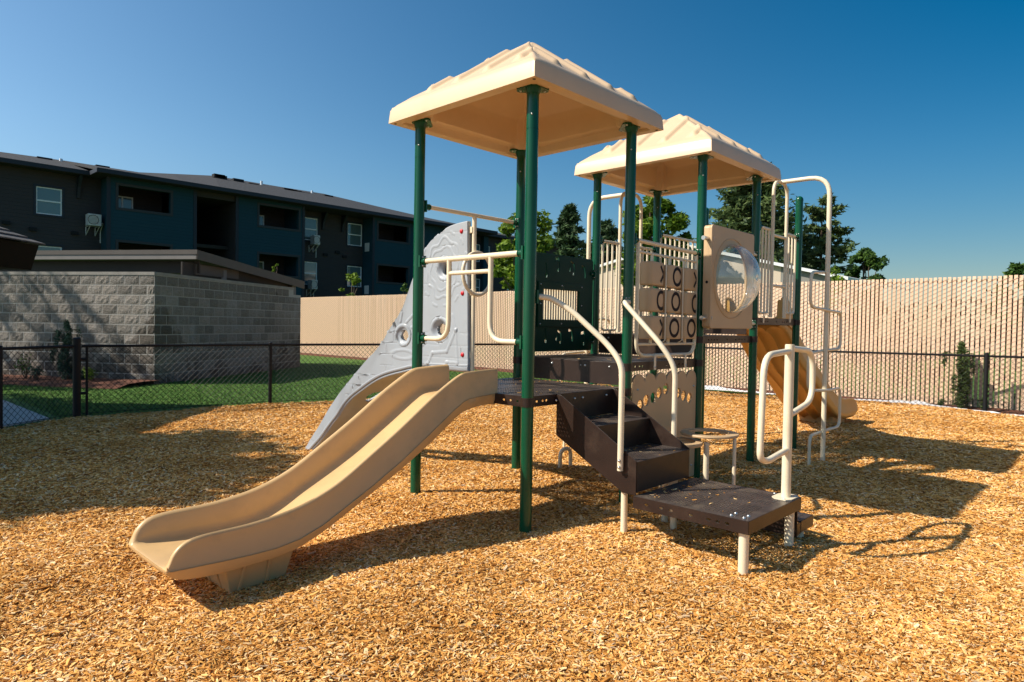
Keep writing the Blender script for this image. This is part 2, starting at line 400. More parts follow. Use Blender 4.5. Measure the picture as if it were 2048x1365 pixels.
# ------------------------------------------------------------------ wood chips (uncountable: scattered with geometry nodes)
CHIP = random_mat('wood_chip', [(0, (.15, .06, .016)), (.09, (.34, .145, .034)), (.30, (.60, .29, .070)), (.56, (.75, .41, .12)), (.78, (.82, .53, .21)), (.93, (.85, .64, .37)), (1, (.50, .37, .25))], .85, spec=.08)
_n = CHIP.node_tree.nodes; _l = CHIP.node_tree.links; _b = _n['Principled BSDF']; _src = _b.inputs['Base Color'].links[0].from_socket
_oi = [q for q in _n if q.type == 'OBJECT_INFO'][0]
_no = _n.new('ShaderNodeTexNoise'); _no.inputs['Scale'].default_value = .85; _no.inputs['Detail'].default_value = 5; _no.inputs['Roughness'].default_value = .65; _l.new(_oi.outputs['Location'], _no.inputs['Vector'])
_r = _n.new('ShaderNodeValToRGB'); _l.new(_no.outputs['Fac'], _r.inputs[0]); _r.color_ramp.elements[0].position = .36; _r.color_ramp.elements[1].position = .60
_r.color_ramp.elements[0].color = (.88, .78, .65, 1); _r.color_ramp.elements[1].color = (1.16, 1.14, 1.12, 1)
_m = _n.new('ShaderNodeMix'); _m.data_type = 'RGBA'; _m.blend_type = 'MULTIPLY'; _m.inputs['Factor'].default_value = 1; _l.new(_src, _m.inputs['A']); _l.new(_r.outputs[0], _m.inputs['B']); _l.new(_m.outputs['Result'], _b.inputs['Base Color'])
def chip_mesh(k):
    r = random.Random(k); L = 1.0; W = r.uniform(.15, .36); T = r.uniform(.05, .11)
    b = MB(); st = 4; vs = []
    bendz = r.uniform(-.12, .12); tw = r.uniform(-.5, .5)
    for i in range(st):
        t = i / (st - 1); x = (t - .5) * L
        wd = W * (.35 + .65 * math.sin(math.pi * min(1, max(0, .12 + t * .76)))) * r.uniform(.8, 1.1)
        z = bendz * (1 - (2 * t - 1) ** 2); a = tw * (t - .5); yo = r.uniform(-.04, .04)
        for sy, sz in ((-1, -1), (1, -1), (1, 1), (-1, 1)):
            y = sy * wd / 2; zz = sz * T / 2
            vs.append((x + r.uniform(-.05, .05), y * math.cos(a) - zz * math.sin(a) + yo, z + y * math.sin(a) + zz * math.cos(a)))
    fs = [(0, 1, 2, 3)[::-1], tuple(range(4 * st - 4, 4 * st))]
    for i in range(st - 1): fs += [(i * 4 + q, i * 4 + (q + 1) % 4, i * 4 + 4 + (q + 1) % 4, i * 4 + 4 + q) for q in range(4)]
    b.add(vs, fs)
    return mesh_from('wood_chip', b.v, b.f, CHIP, False)
def scatter(name, base_v, base_f, dens, variants, smin, smax, tilt, lift, seed, label, extra_scale=None, upright=False):
    """one 'stuff' object: instances of the variants over a base mesh with a per-vertex density"""
    cl = bpy.data.collections.new(name + '_variants')
    for i, me in enumerate(variants):
        o = bpy.data.objects.new(me.name, me); cl.objects.link(o)
    me = bpy.data.meshes.new(name); me.from_pydata(base_v, [], base_f)
    at = me.attributes.new('dens', 'FLOAT', 'POINT'); at.data.foreach_set('value', dens)
    if extra_scale is not None:
        at = me.attributes.new('sc', 'FLOAT', 'POINT'); at.data.foreach_set('value', extra_scale)
    o = bpy.data.objects.new(name, me); COL.objects.link(o)
    ng = bpy.data.node_groups.new(name, 'GeometryNodeTree'); N = ng.nodes; L = ng.links
    ng.interface.new_socket('Geometry', in_out='INPUT', socket_type='NodeSocketGeometry')
    ng.interface.new_socket('Geometry', in_out='OUTPUT', socket_type='NodeSocketGeometry')
    gi = N.new('NodeGroupInput'); go = N.new('NodeGroupOutput')
    dp = N.new('GeometryNodeDistributePointsOnFaces'); dp.inputs['Seed'].default_value = seed
    na = N.new('GeometryNodeInputNamedAttribute'); na.data_type = 'FLOAT'; na.inputs['Name'].default_value = 'dens'
    L.new(gi.outputs[0], dp.inputs['Mesh']); L.new(na.outputs['Attribute'], dp.inputs['Density'])
    ci = N.new('GeometryNodeCollectionInfo'); ci.inputs['Collection'].default_value = cl
    ci.inputs['Separate Children'].default_value = True; ci.inputs['Reset Children'].default_value = True
    ip = N.new('GeometryNodeInstanceOnPoints'); ip.inputs['Pick Instance'].default_value = True
    L.new(dp.outputs['Points'], ip.inputs['Points']); L.new(ci.outputs[0], ip.inputs['Instance'])
    rr = N.new('FunctionNodeRandomValue'); rr.data_type = 'FLOAT_VECTOR'
    rr.inputs[0].default_value = (-tilt, -tilt, 0); rr.inputs[1].default_value = (tilt, tilt, 6.283)
    L.new(rr.outputs[0], ip.inputs['Rotation'])
    rs = N.new('FunctionNodeRandomValue'); rs.data_type = 'FLOAT'
    rs.inputs[2].default_value = smin; rs.inputs[3].default_value = smax; rs.inputs['Seed'].default_value = 5
    sc_out = rs.outputs[1]
    if extra_scale is not None:
        nb = N.new('GeometryNodeInputNamedAttribute'); nb.data_type = 'FLOAT'; nb.inputs['Name'].default_value = 'sc'
        mm = N.new('ShaderNodeMath'); mm.operation = 'MULTIPLY'; L.new(rs.outputs[1], mm.inputs[0]); L.new(nb.outputs['Attribute'], mm.inputs[1]); sc_out = mm.outputs[0]
    L.new(sc_out, ip.inputs['Scale'])
    tp = N.new('GeometryNodeTranslateInstances'); rz = N.new('FunctionNodeRandomValue'); rz.data_type = 'FLOAT_VECTOR'
    rz.inputs[0].default_value = (0, 0, 0); rz.inputs[1].default_value = (0, 0, lift); rz.inputs['Seed'].default_value = 9
    L.new(ip.outputs[0], tp.inputs['Instances']); L.new(rz.outputs[0], tp.inputs['Translation']); tp.inputs['Local Space'].default_value = False
    L.new(tp.outputs[0], go.inputs[0])
    md = o.modifiers.new('scatter', 'NODES'); md.node_group = ng
    tag(o, label, kind='stuff')
    return o
# base strips: only ground the camera could see (with margin), finer and denser near
def view_cell(x, y, margin=.9):
    d = np.array([x, y, 0]) - CAM; f = d @ CF
    if f < 1.2: return False
    return abs(d @ CR) / f < .766 + margin / f * 2.0
V, F = grid_mesh(-6, 12.2, -6, 8.4, 183, 145, lambda x, y: ground_z(x, y) + .002, lambda x, y: dist_edge(x, y) < 0 and view_cell(x, y))
dens = []; scs = []
for x, y, z in V:
    d = math.hypot(x - CAM[0], y - CAM[1])
    k = min(1.0, 4.2 / d)
    dens.append(9200 * k ** 1.8); scs.append(1.0 / max(.42, k) ** .55)
scatter('wood_chips', V, F, dens, [chip_mesh(k) for k in range(14)], .008, .041, .36, .010, 3, 'loose golden wood chips covering the play area', scs)
scatter('large_wood_chips', V, F, [d * .016 for d in dens], [chip_mesh(k + 70) for k in range(8)], .035, .075, .30, .012, 23, 'larger shredded wood pieces lying among the chips')
scatter('fine_wood_chips', V, F, [d * .35 for d in dens], [chip_mesh(k + 90) for k in range(5)], .004, .014, .5, .016, 29, 'fine splinters lying among the wood chips')

# ================================================================== PLAY STRUCTURE
PS = empty('play_structure', (0, 0, 0), 'play structure with green posts, two tan pyramid roofs, brown decks and tan slides', 'play structure')
PR = .0435
ROOFZ = 3.128
def post_xy(i, side): return (SU * i, SV if side else 0.0)
def build_post_mesh(x, y, top, roofed):
    b = MB(); zb = -.35
    if roofed:
        b.tube([(x, y, zb), (x, y, top - .30)], PR, n=24)
        b.tube([(x, y, top - .30), (x, y, top - .296)], PR * .93, n=24, caps=False)
        b.tube([(x, y, top - .296), (x, y, top - .01)], PR, n=24)
    else:
        b.tube([(x, y, zb), (x, y, top - .04)], PR, n=24, caps=False)
        b.dome((x, y, top - .04), PR * 1.04, n=24, rings=6, h=1.0)
        b.tube([(x, y, top - .055), (x, y, top - .04)], PR * 1.04, n=24, caps=False)
    return b
for i in range(5):
    for side in (0, 1):
        x, y = post_xy(i, side); roofed = i < 4
        p = build_post_mesh(x, y, ROOFZ if roofed else 3.10, roofed).build('post', GREEN, PS)
        if roofed:   # bolts at the sleeve
            bb = MB()
            for a in (R(215), R(35)):
                n_ = (math.cos(a), math.sin(a), 0); bb.dome((x + n_[0] * PR, y + n_[1] * PR, ROOFZ - .2), .007, n_)
            q = bb.build('bolt', BOLT, p)
            # flange under the roof
            fb = MB(); cx = SU * (.5 if i < 2 else 2.5); s_x = 1 if x < cx else -1; s_y = 1 if y < SV / 2 else -1
            pl = [(-.062, -.035), (-.035, -.062), (.10, -.062), (.13, -.03), (.13, .0), (0, .13), (-.03, .13), (-.062, .10)]
            P = [(x + s_x * a, y + s_y * c, ROOFZ - .012) for a, c in pl]
            fb.prism(P, (0, 0, .012)); fb.tube([(x, y, ROOFZ - .05), (x, y, ROOFZ - .012)], [PR * 1.06, PR * 1.3], n=20)
            fb.build('flange', GREEN, p, smooth=False)
            q2 = MB()
            for a, c in ((.10, -.02), (-.02, .10), (-.03, -.03)): q2.dome((x + s_x * a, y + s_y * c, ROOFZ - .012), .009, (0, 0, -1))
            q2.build('bolt', BOLT, p)

# ------------------------------------------------------------------ roofs
def roof_mesh():
    a = .806; n = 152; H = .56; fz = .135
    def ribs(s, m):
        h = 0
        for s0 in (-.66, -.26, .145, .56):
            t = (s - s0) / .075
            if -1 < t < 1:
                # sloping like a folded shingle: gentle on one side, steeper on the other
                prof = (1 - t * t) ** 1.3 * (1 - .8 * t)
                foot = min(1, max(0, (.90 - m) / .05)); foot = foot * foot * (3 - 2 * foot)
                hip = min(1, max(0, (m - abs(s0) + .01) / .05)); apex = min(1, max(0, (m - .10) / .10))
                h = max(h, prof * foot * hip * apex)
        return h
    def top(x, y):
        ax, ay = abs(x), abs(y)
        k = 26.0
        m = math.log(math.exp(k * ax) + math.exp(k * ay)) / k      # soft max rounds the hips
        mm = max(ax, ay)
        if mm >= .985: m = mm
        if ax >= ay: s = y * (1 if x < 0 else -1)
        else: s = x * (1 if y > 0 else -1)
        z = fz + H * (1 - m) ** 1.0
        z += .032 * ribs(s, mm)
        apex = math.exp(-(ax * ax + ay * ay) / .006); z += -.0 * apex
        edge = max(0, (mm - .955) / .045); z -= .028 * edge * edge
        hipd = abs(ax - ay); z += .016 * math.exp(-(hipd / .045) ** 2) * min(1, (1 - mm) / .15)
        return z
    def under(x, y):
        ax, ay = abs(x), abs(y); m = max(ax, ay); mn = min(ax, ay)
        pad = m > .62 and mn > .62
        z0 = .002
        if m > .90: return z0 if mn > .62 or True else z0
        inner = fz + H * (1 - m) - .035
        st = .085 + .12 * (1 - m)
        t = min(1, max(0, (.90 - m) / .05)); t = t * t * (3 - 2 * t)
        lip = z0 + .055 * t                                     # first step: rolled edge strip
        t2 = min(1, max(0, (.74 - m) / .05)); t2 = t2 * t2 * (3 - 2 * t2)
        z = lip * (1 - t2) + inner * t2
        if mn > .60 and m <= .90:
            u = min(1, max(0, (mn - .60) / .05)); z = z * (1 - u) + (z0 + .018) * u
        return z
    g = np.linspace(-1, 1, n); V = []; F = []
    def idx(j, i): return j * n + i
    for y in g:
        for x in g: V.append((x * a * .988, y * a * .988, top(x, y)))
    for j in range(n - 1):
        for i in range(n - 1): F.append((idx(j, i), idx(j, i + 1), idx(j + 1, i + 1), idx(j + 1, i)))
    base = len(V)
    for y in g:
        for x in g: V.append((x * a, y * a, under(x, y)))
    for j in range(n - 1):
        for i in range(n - 1): F.append((base + idx(j, i), base + idx(j + 1, i), base + idx(j + 1, i + 1), base + idx(j, i + 1)))
    ring = [idx(0, i) for i in range(n)] + [idx(j, n - 1) for j in range(1, n)] + [idx(n - 1, i) for i in range(n - 2, -1, -1)] + [idx(j, 0) for j in range(n - 2, 0, -1)]
    for k in range(len(ring)):
        p, q = ring[k], ring[(k + 1) % len(ring)]; F.append((q, p, base + p, base + q))
    return mesh_from('roof', V, F, ROOFTAN, True, 42)
rme = roof_mesh()
for k in (0, 2):
    ro = place('roof', rme, PS, (.612 + SU * k, .618, 3.102))
    hb = MB()
    for sx in (-1, 1):
        for sy in (-1, 1): hb.dome((.612 + SU * k + sx * .765, .618 + sy * .765, 3.103), .012, (0, 0, -1), h=.25)
    hb.build('drain_plug', BLACK, ro)

# ------------------------------------------------------------------ clamps on posts
def clamp(parent, i, side, z, d, kind='collar'):
    """green clamp on the post facing direction d (2d unit)"""
    x, y = post_xy(i, side); d = Vector((d[0], d[1], 0)).normalized(); s_ = Vector((-d.y, d.x, 0)); c = Vector((x, y, z))
    b = MB()
    b.obox(c + d * (PR + .006), s_ * .034, d * .008, Vector((0, 0, .048)))
    b.tube([c + d * (PR + .01), c + d * (PR + .062)], .0245, n=14)
    b.tube([c + d * (PR + .058), c + d * (PR + .064)], .0275, n=14)
    o = b.build('clamp', GREEN, parent, angle=40)
    bb = MB()
    for a in (-.034, .034): bb.dome(c + d * (PR + .014) + Vector((0, 0, a)) + s_ * .0, .0085, d, n=8)
    for a in (-.034, .034): bb.dome(c + d * (PR + .014) + Vector((0, 0, a)) + s_ * .024, .006, d, n=8)
    bo = bb.build('bolt', BOLT, o) if False else bb.build('clamp_bolt', BOLT, parent)
    return c + d * (PR + .05)

# ------------------------------------------------------------------ decks
def perforated(x0, x1, y0, y1, z, pitch, hole, zones=None, border=.03):
    """square-hole plate as one mesh; zones = solid strips (list of (axis, a, b))"""
    def lines(a, b):
        n = int((b - a - 2 * border) / pitch); s = (b - a - n * pitch) / 2; L = [a]; cells = [False]
        for k in range(n):
            c = a + s + (k + .5) * pitch; L += [c - hole / 2, c + hole / 2]; cells += [True, False]
        L.append(b); return L, cells
    X, cx = lines(x0, x1); Y, cy = lines(y0, y1)
    V = [(x, y, z) for y in Y for x in X]; F = []; nx = len(X)
    for j in range(len(Y) - 1):
        for i in range(nx - 1):
            if cx[i] and cy[j]:
                mx, my = (X[i] + X[i + 1]) / 2, (Y[j] + Y[j + 1]) / 2
                if not any((m_ > a and m_ < b_) for (axs, a, b_) in (zones or []) for m_ in ((mx if axs == 0 else my),)): continue
            F.append((j * nx + i, j * nx + i + 1, (j + 1) * nx + i + 1, (j + 1) * nx + i))
    return V, F
def deck(x0, x1, y0, y1, z, holes_y0=(), holes_x0=(), th=.076, pitch=.026, hole=.013, zones=None, notch=True):
    V, F = perforated(x0 + .004, x1 - .004, y0 + .004, y1 - .004, z, pitch, hole, zones)
    me = mesh_from('deck_plate', V, F, DECKTOP, False)
    o = place('deck', me, PS)
    md = o.modifiers.new('solid', 'SOLIDIFY'); md.thickness = .004; md.offset = -1
    t = .005
    for (a0, a1, axis, fixed, sign, hl) in ((x0, x1, 0, y0, -1, holes_y0), (x0, x1, 0, y1, 1, ()), (y0, y1, 1, x0, -1, holes_x0), (y0, y1, 1, x1, 1, ())):
        out = [(a0 + .003, z - th), (a1 - .003, z - th), (a1 - .003, z - .001), (a0 + .003, z - .001)]
        hs = [ellipse(h, z - th * .52, .0135, .0095, 10) for h in hl]
        if axis == 0: ox = (0, fixed + (t / 2 if sign < 0 else -t / 2), 0); ax = (1, 0, 0)
        else: ox = (fixed + (t / 2 if sign < 0 else -t / 2), 0, 0); ax = (0, 1, 0)
        sheet_with_holes(out, hs, ox, ax, (0, 0, 1), t, 'skirt', BROWN, o, .001)
    return o
Z1, Z2, Z3, Z4 = .958, 1.165, 1.389, 1.592
hy = [.16 + .075 * k for k in (0, 1, 2)]
deck(.0, SU - .004, .0, SV, Z1, holes_y0=[.10, .165, .205, SU - .33, SU - .2], holes_x0=[.10, .17, .235, .36, .42, .50, 1.0, 1.1], zones=[(0, .58, .65), (1, .58, .67)])
deck(SU + .004, 2 * SU - .004, .0, SV, Z2, holes_y0=[SU + k for k in (.13, .20, .245, .64, .78, .86, .93, 1.0)], zones=[(0, SU + .58, SU + .65), (1, .58, .67)])
deck(2 * SU + .004, 3 * SU - .004, .0, SV, Z3, holes_y0=[2 * SU + k for k in (.2, .26, .32, .38, .6, .8, .88, .95, 1.02)], zones=[(0, 2 * SU + .58, 2 * SU + .65)])
deck(3 * SU + .004, 4 * SU, .0, SV, Z4, holes_y0=[3 * SU + k for k in (.2, .26, .32, .38, .62, .8, .86, .92)], zones=[(1, .58, .67)])
# risers between decks with bolts
for k, (za, zb) in enumerate(((Z1, Z2), (Z2, Z3), (Z3, Z4))):
    x = SU * (k + 1) - .012
    r_ = MB().box((x - .006, .07, za + .012), (x, SV - .07, zb - .004)).build('riser', BROWN, PS, bevel=.002)
    bb = MB()
    for yy in (.16, .42, .47, .80, 1.05): bb.dome((x - .006, yy, zb - .045), .011 if yy != .47 else .006, (-1, 0, 0))
    bb.build('bolt', BOLT, r_)
# deck brackets hugging posts (small plates)
for i in range(5):
    for side in (0, 1):
        x, y = post_xy(i, side)
        for zz in {0: (Z1,), 1: (Z1, Z2), 2: (Z2, Z3), 3: (Z3, Z4), 4: (Z4,)}[i]:
            MB().tube([(x, y, zz - .07), (x, y, zz - .006)], PR + .004, n=24).build('deck_collar', BROWN, PS)

# ------------------------------------------------------------------ stairs with platform
ST = MB()
sx0, sx1 = .315, 1.03
def stringer(b, x, t):
    b.prism([(x, -.004, Z1 + .002), (x, -.004, .655), (x, -.60, .336), (x, -.705, .336), (x, -.705, .566), (x, -.36, .772), (x, -.05, Z1 - .006)], (t, 0, 0))
stringer(ST, sx0, .006)
stair = ST.build('stairs', BROWN, PS, bevel=.0015)
ST = MB(); stringer(ST, sx1 - .006, .006); ST.build('stringer', BROWN, stair, bevel=.0015)
for (yb, yf, zt) in ((-.012, -.355, .757), (-.352, -.703, .560)):
    V, F = perforated(sx0 + .008, sx1 - .008, yf, yb, zt, .026, .013)
    t_ = place('step', mesh_from('step', V, F, DECKTOP, False), stair); md = t_.modifiers.new('solid', 'SOLIDIFY'); md.thickness = .004; md.offset = -1
    MB().box((sx0 + .008, yf - .004, zt - .205), (sx1 - .008, yf + .001, zt - .001)).build('riser', BROWN, t_, bevel=.001)
MB().box((sx0 + .008, -.012, .757), (sx1 - .008, -.007, Z1 - .001)).build('riser', BROWN, stair, bevel=.001)
bb = MB()
for xx in (.30, .52, .62, .93): bb.dome((xx, -.012, Z1 - .045), .010, (0, -1, 0))
for zz in (.56, .515): bb.dome((.268, -.60, zz), .011, (-1, -.3, 0))
bb.build('bolt', BOLT, stair)

PX0, PX1, PY0, PY1, PZ = .285, 1.10, -1.50, -.709, .338
V, F = perforated(PX0 + .004, PX1 - .004, PY0 + .004, PY1, PZ, .0258, .0135, zones=[(0, .66, .72), (1, -1.15, -1.09)], border=.05)
plat = place('platform', mesh_from('platform', V, F, DECKTOP, False), PS); md = plat.modifiers.new('solid', 'SOLIDIFY'); md.thickness = .004; md.offset = -1
def skirt(p, q, z, th, holes, parent, m=BROWN):
    p = Vector((*p, 0)); q = Vector((*q, 0)); L = (q - p).length; d = (q - p).normalized()
    hs = [ellipse(h, z - th * .5, .016, .0095, 10) for h in holes]
    sheet_with_holes([(.002, z - th), (L - .002, z - th), (L - .002, z - .001), (.002, z - .001)], hs, p, d, (0, 0, 1), .005, 'skirt', m, parent, .0015)
skirt((PX0, PY1), (PX0, PY0), PZ, .078, [.10, .21, .28, .42, .54, .60, .66], plat)
skirt((PX0, PY0), (PX1, PY0), PZ, .078, [], plat)
skirt((PX1, PY0), (PX1, PY1), PZ, .078, [.2, .5], plat)
MB().box((PX0, PY1 - .001, PZ - .078), (PX1, PY1 + .004, PZ - .002)).build('skirt', BROWN, plat)
bb = MB()
for dx, dy in ((.05, .05), (.11, .05), (.05, .13), (.11, .13)): bb.dome((PX0 + dx, PY0 + dy, PZ), .011)
for dx, dy in ((-.16, .05), (-.05, .16), (-.04, .03)): bb.dome((PX1 + dx, PY0 + dy, PZ + .004), .009)
bb.build('bolt', BOLT, plat)
for (x, y, zt) in ((.335, -1.452, PZ - .078), (1.03, -1.452, PZ - .078), (.79, -.72, PZ - .078), (.40, -.56, .44), (.94, -.56, .44)):
    MB().tube([(x, y, -.3), (x, y, zt)], .0305 if y < -1 else .024, n=16).build('leg', CREAM, PS)
# small transfer step hanging off the far side of the platform
stp = MB()
V, F = perforated(PX1 + .075, PX1 + .30, -1.47, -.85, .155, .026, .013)
ts = place('transfer_step', mesh_from('transfer_step', V, F, DECKTOP, False), PS); md = ts.modifiers.new('solid', 'SOLIDIFY'); md.thickness = .004; md.offset = -1
skirt((PX1 + .075, -1.475), (PX1 + .305, -1.475), .155, .075, [], ts); skirt((PX1 + .305, -1.475), (PX1 + .305, -.85), .155, .075, [], ts)
MB().box((PX1 + .005, -1.475, .06), (PX1 + .012, -.85, .262)).build('hanger', BROWN, ts, bevel=.001)
MB().box((PX1 + .012, -1.475, .072), (PX1 + .075, -1.468, .15)).build('hanger', BROWN, ts)
MB().tube([(PX1 + .22, -1.42, -.3), (PX1 + .22, -1.42, .085)], .024, n=14).build('leg', CREAM, ts)

# loop handle on the platform corner
hx, hy_ = 1.015, -1.43
hb = MB()
hb.tube([(hx, hy_, PZ + .006), (hx, hy_, 1.362)], .0305, n=18)
hb.tube([(hx, hy_, 1.322), (.575, hy_ - .015, 1.300), (.535, hy_ - .02, .665), (.64, hy_ - .02, .635), (hx, hy_, .660)], .0205, bend=.13, n=12)
hb.tube([(hx, hy_, 1.340), (1.44, hy_ + .0, 1.315), (1.45, hy_ + .0, .96), (hx, hy_, .885)], .0205, bend=.13, n=12)
ho = hb.build('loop_handle', CREAM, PS)
fl = MB(); fl.prism([(hx - .095, hy_ - .035, PZ + .001), (hx - .06, hy_ - .06, PZ + .001), (hx + .07, hy_ - .06, PZ + .001), (hx + .095, hy_ - .03, PZ + .001), (hx + .095, hy_ + .05, PZ + .001), (hx + .05, hy_ + .07, PZ + .001), (hx - .06, hy_ + .07, PZ + .001), (hx - .095, hy_ + .04, PZ + .001)], (0, 0, .007))
fl.build('base_flange', CREAM, ho, smooth=False)
MB().tube([(hx, hy_, 1.35), (hx, hy_, 1.366)], .027, n=18).build('end_cap', CREAM, ho)

# stair handrails
for x, yb, zend in ((.289, -.595, .515), (1.075, -.545, .60)):
    if x < .5:
        pts = [(.065, -.01, 1.665), (.14, -.06, 1.665), (.21, -.20, 1.58), (x, -.48, 1.335), (x, yb, 1.21), (x, yb, .49)]
    else:
        pts = [(1.17, -.045, 1.668), (1.05, -.075, 1.668), (x - .03, -.44, 1.325), (x, yb, 1.16), (x, yb, .60)]
    o = MB().tube(pts, .0205, bend=.11, n=14).build('handrail', CREAM, PS)
clamp(PS, 0, 0, 1.665, (1, -.15)); clamp(PS, 1, 0, 1.668, (-1, -.35))

# ------------------------------------------------------------------ slides
def slide_loft(name, st, v0, v1, m, ribs=0, k=5, roll=.022):
    """st: (x, wall top z, bed z, bottom z) stations along +-x"""
    S = catmull(st, k); w = v1 - v0; V = []; F = []
    def section(top, bed, bot):
        h = max(.0005, top - bed); r = min(roll, h * .5)
        half = [(0.016, bot), (.004, bot + .03), (.0, bed - .004), (.004, bed + .0), (.006, top - r), (.009, top - r * .35), (.020, top), (.034, top - r * .2), (.046, top - r * .9),
                (.052, max(bed + .05 * min(1, h / .15), bed + .002)), (.058, bed + .022 * min(1, h / .15)), (.074, bed + .004), (.125, bed - .002)]
        nb = 12
        pts = [(v0 + a, z) for a, z in half] + [(v1 - a, z) for a, z in half[::-1]]
        under = []
        for i in range(1, 40):
            f = i / 40; y = v1 - .016 - f * (w - .032)
            z = bot - (.075 if ribs else .0125) * math.sin(math.pi * f) ** .5
            if ribs: z += .060 * abs(math.sin(math.pi * f * ribs)) ** .6 * math.sin(math.pi * f) ** .3
            under.append((y, z))
        return pts + under
    for q in S:
        V += [(q[0], y, z) for y, z in section(*q[1:])]
    n = len(V) // len(S)
    for i in range(len(S) - 1):
        F += [(i * n + j, i * n + (j + 1) % n, (i + 1) * n + (j + 1) % n, (i + 1) * n + j) for j in range(n)]
    for e_ in (0, 1):     # close the ends with flat caps folded to a middle line
        q = S[0] if e_ == 0 else S[-1]; i0 = 0 if e_ == 0 else (len(S) - 1) * n; b0 = len(V); zc = (q[2] + q[3]) / 2
        V += [(q[0] - .0005 * (1 if q[0] < S[0][0] or e_ == 0 else -1) * 0, V[i0 + j][1], zc) for j in range(n)]
        F += [(i0 + j, i0 + (j + 1) % n, b0 + (j + 1) % n, b0 + j) for j in range(n)]
    caps_ = [] and [tuple(range(n)), tuple(range((len(S) - 1) * n, len(S) * n))[::-1]]
    bm = bmesh.new(); me = bpy.data.meshes.new(name); me.from_pydata(V, [], F + caps_); bm.from_mesh(me)
    bmesh.ops.triangulate(bm, faces=[f for f in bm.faces if len(f.verts) > 4])
    bmesh.ops.recalc_face_normals(bm, faces=bm.faces[:]); bm.to_mesh(me); bm.free()
    me.materials.append(m); me.shade_smooth(); me.set_sharp_from_angle(angle=R(50))
    return place(name, me, PS)
ST1 = [(.03, 1.140, .962, .880), (-.15, 1.132, .950, .872), (-.26, 1.125, .938, .852), (-.31, 1.118, .922, .838), (-.36, 1.098, .893, .815), (-.41, 1.072, .862, .780), (-.50, 1.020, .802, .720), (-.62, .945, .722, .640), (-.85, .785, .572, .505),
       (-1.08, .638, .442, .385), (-1.28, .515, .340, .282), (-1.42, .450, .270, .215), (-1.56, .405, .222, .165), (-1.70, .378, .202, .142), (-1.85, .362, .199, .134), (-2.0, .358, .202, .130), (-2.10, .354, .206, .134), (-2.17, .342, .208, .142), (-2.215, .318, .210, .152), (-2.245, .284, .211, .166), (-2.262, .245, .211, .182), (-2.272, .222, .210, .194), (-2.277, .2105, .2085, .2065)]
s1 = slide_loft('straight_slide', ST1, .325, .925, TAN, k=4)
sb = MB()       # moulded seam line and foot
for yy in (.3235, .9265):
    sb.tube([(x, yy, bed - .006) for x, t, bed, bo in ST1[:-2]], .0022, n=6)
sb.build('mould_seam', mat('tan_plastic_shade', (.40, .26, .13), .5), s1)
ft = MB()
F0 = [(-1.97, .40), (-1.55, .40), (-1.55, .85), (-1.97, .85)]; F1 = [(-1.90, .44), (-1.61, .44), (-1.61, .81), (-1.90, .81)]
def frustum(b, A, za, B, zb):
    n = len(A); b.add([(x, y, za) for x, y in A] + [(x, y, zb) for x, y in B], [tuple(range(n)), tuple(range(n, 2 * n))[::-1]] + [(i, n + i, n + (i + 1) % n, (i + 1) % n) for i in range(n)])
frustum(ft, F0, .165, F1, -.08)
for i, (x0, x1) in enumerate(((-1.84, -1.87), (-1.70, -1.71))):
    ft.prism([(x0 - .012, .402, .16), (x1 - .010, .442, -.05), (x1 + .010, .442, -.05), (x0 + .012, .402, .16)][::-1], (0, -.014, 0))
for yy in (.55, .70): ft.prism([(-1.972, yy - .015, .16), (-1.902, yy - .012, -.05), (-1.902, yy + .012, -.05), (-1.972, yy + .015, .16)], (-.012, 0, 0))
ft.build('foot', TAN, s1, bevel=.012)
# entrance flange under the deck edge
MB().box((-.012, .34, .87), (.02, .91, .952)).build('mounting_flange', TAN, s1, bevel=.004)

ST2 = [(4.93, 1.84, 1.605, 1.50), (5.10, 1.80, 1.59, 1.455), (5.28, 1.66, 1.50, 1.34), (5.50, 1.47, 1.31, 1.15), (5.72, 1.31, 1.12, .985), (6.1, 1.06, .885, .79), (6.35, .93, .78, .66), (6.62, .77, .60, .47), (6.9, .61, .43, .31),
       (7.2, .485, .285, .175), (7.5, .415, .215, .11), (7.8, .40, .20, .10), (8.0, .375, .20, .11), (8.08, .33, .20, .13), (8.13, .26, .205, .16)]
s2 = slide_loft('wave_slide', ST2, .20, .93, WAVE, ribs=4, k=5)
fb = MB(); frustum(fb, [(7.30, .30), (7.95, .30), (7.95, .84), (7.30, .84)], .17, [(7.36, .34), (7.86, .34), (7.86, .80), (7.36, .80)], -.1)
fb.build('foot', TAN, s2, bevel=.015)
for yy in (.185, .925):     # side shields at the slide entrance
    hood = MB(); hood.prism([(4.93, yy, 1.60), (4.93, yy, 1.86), (5.02, yy, 1.885), (5.14, yy, 1.84), (5.30, yy, 1.70), (5.42, yy, 1.56), (5.34, yy, 1.45)], (0, .022, 0))
    hood.build('entrance_wall', WAVE, s2, bevel=.006)

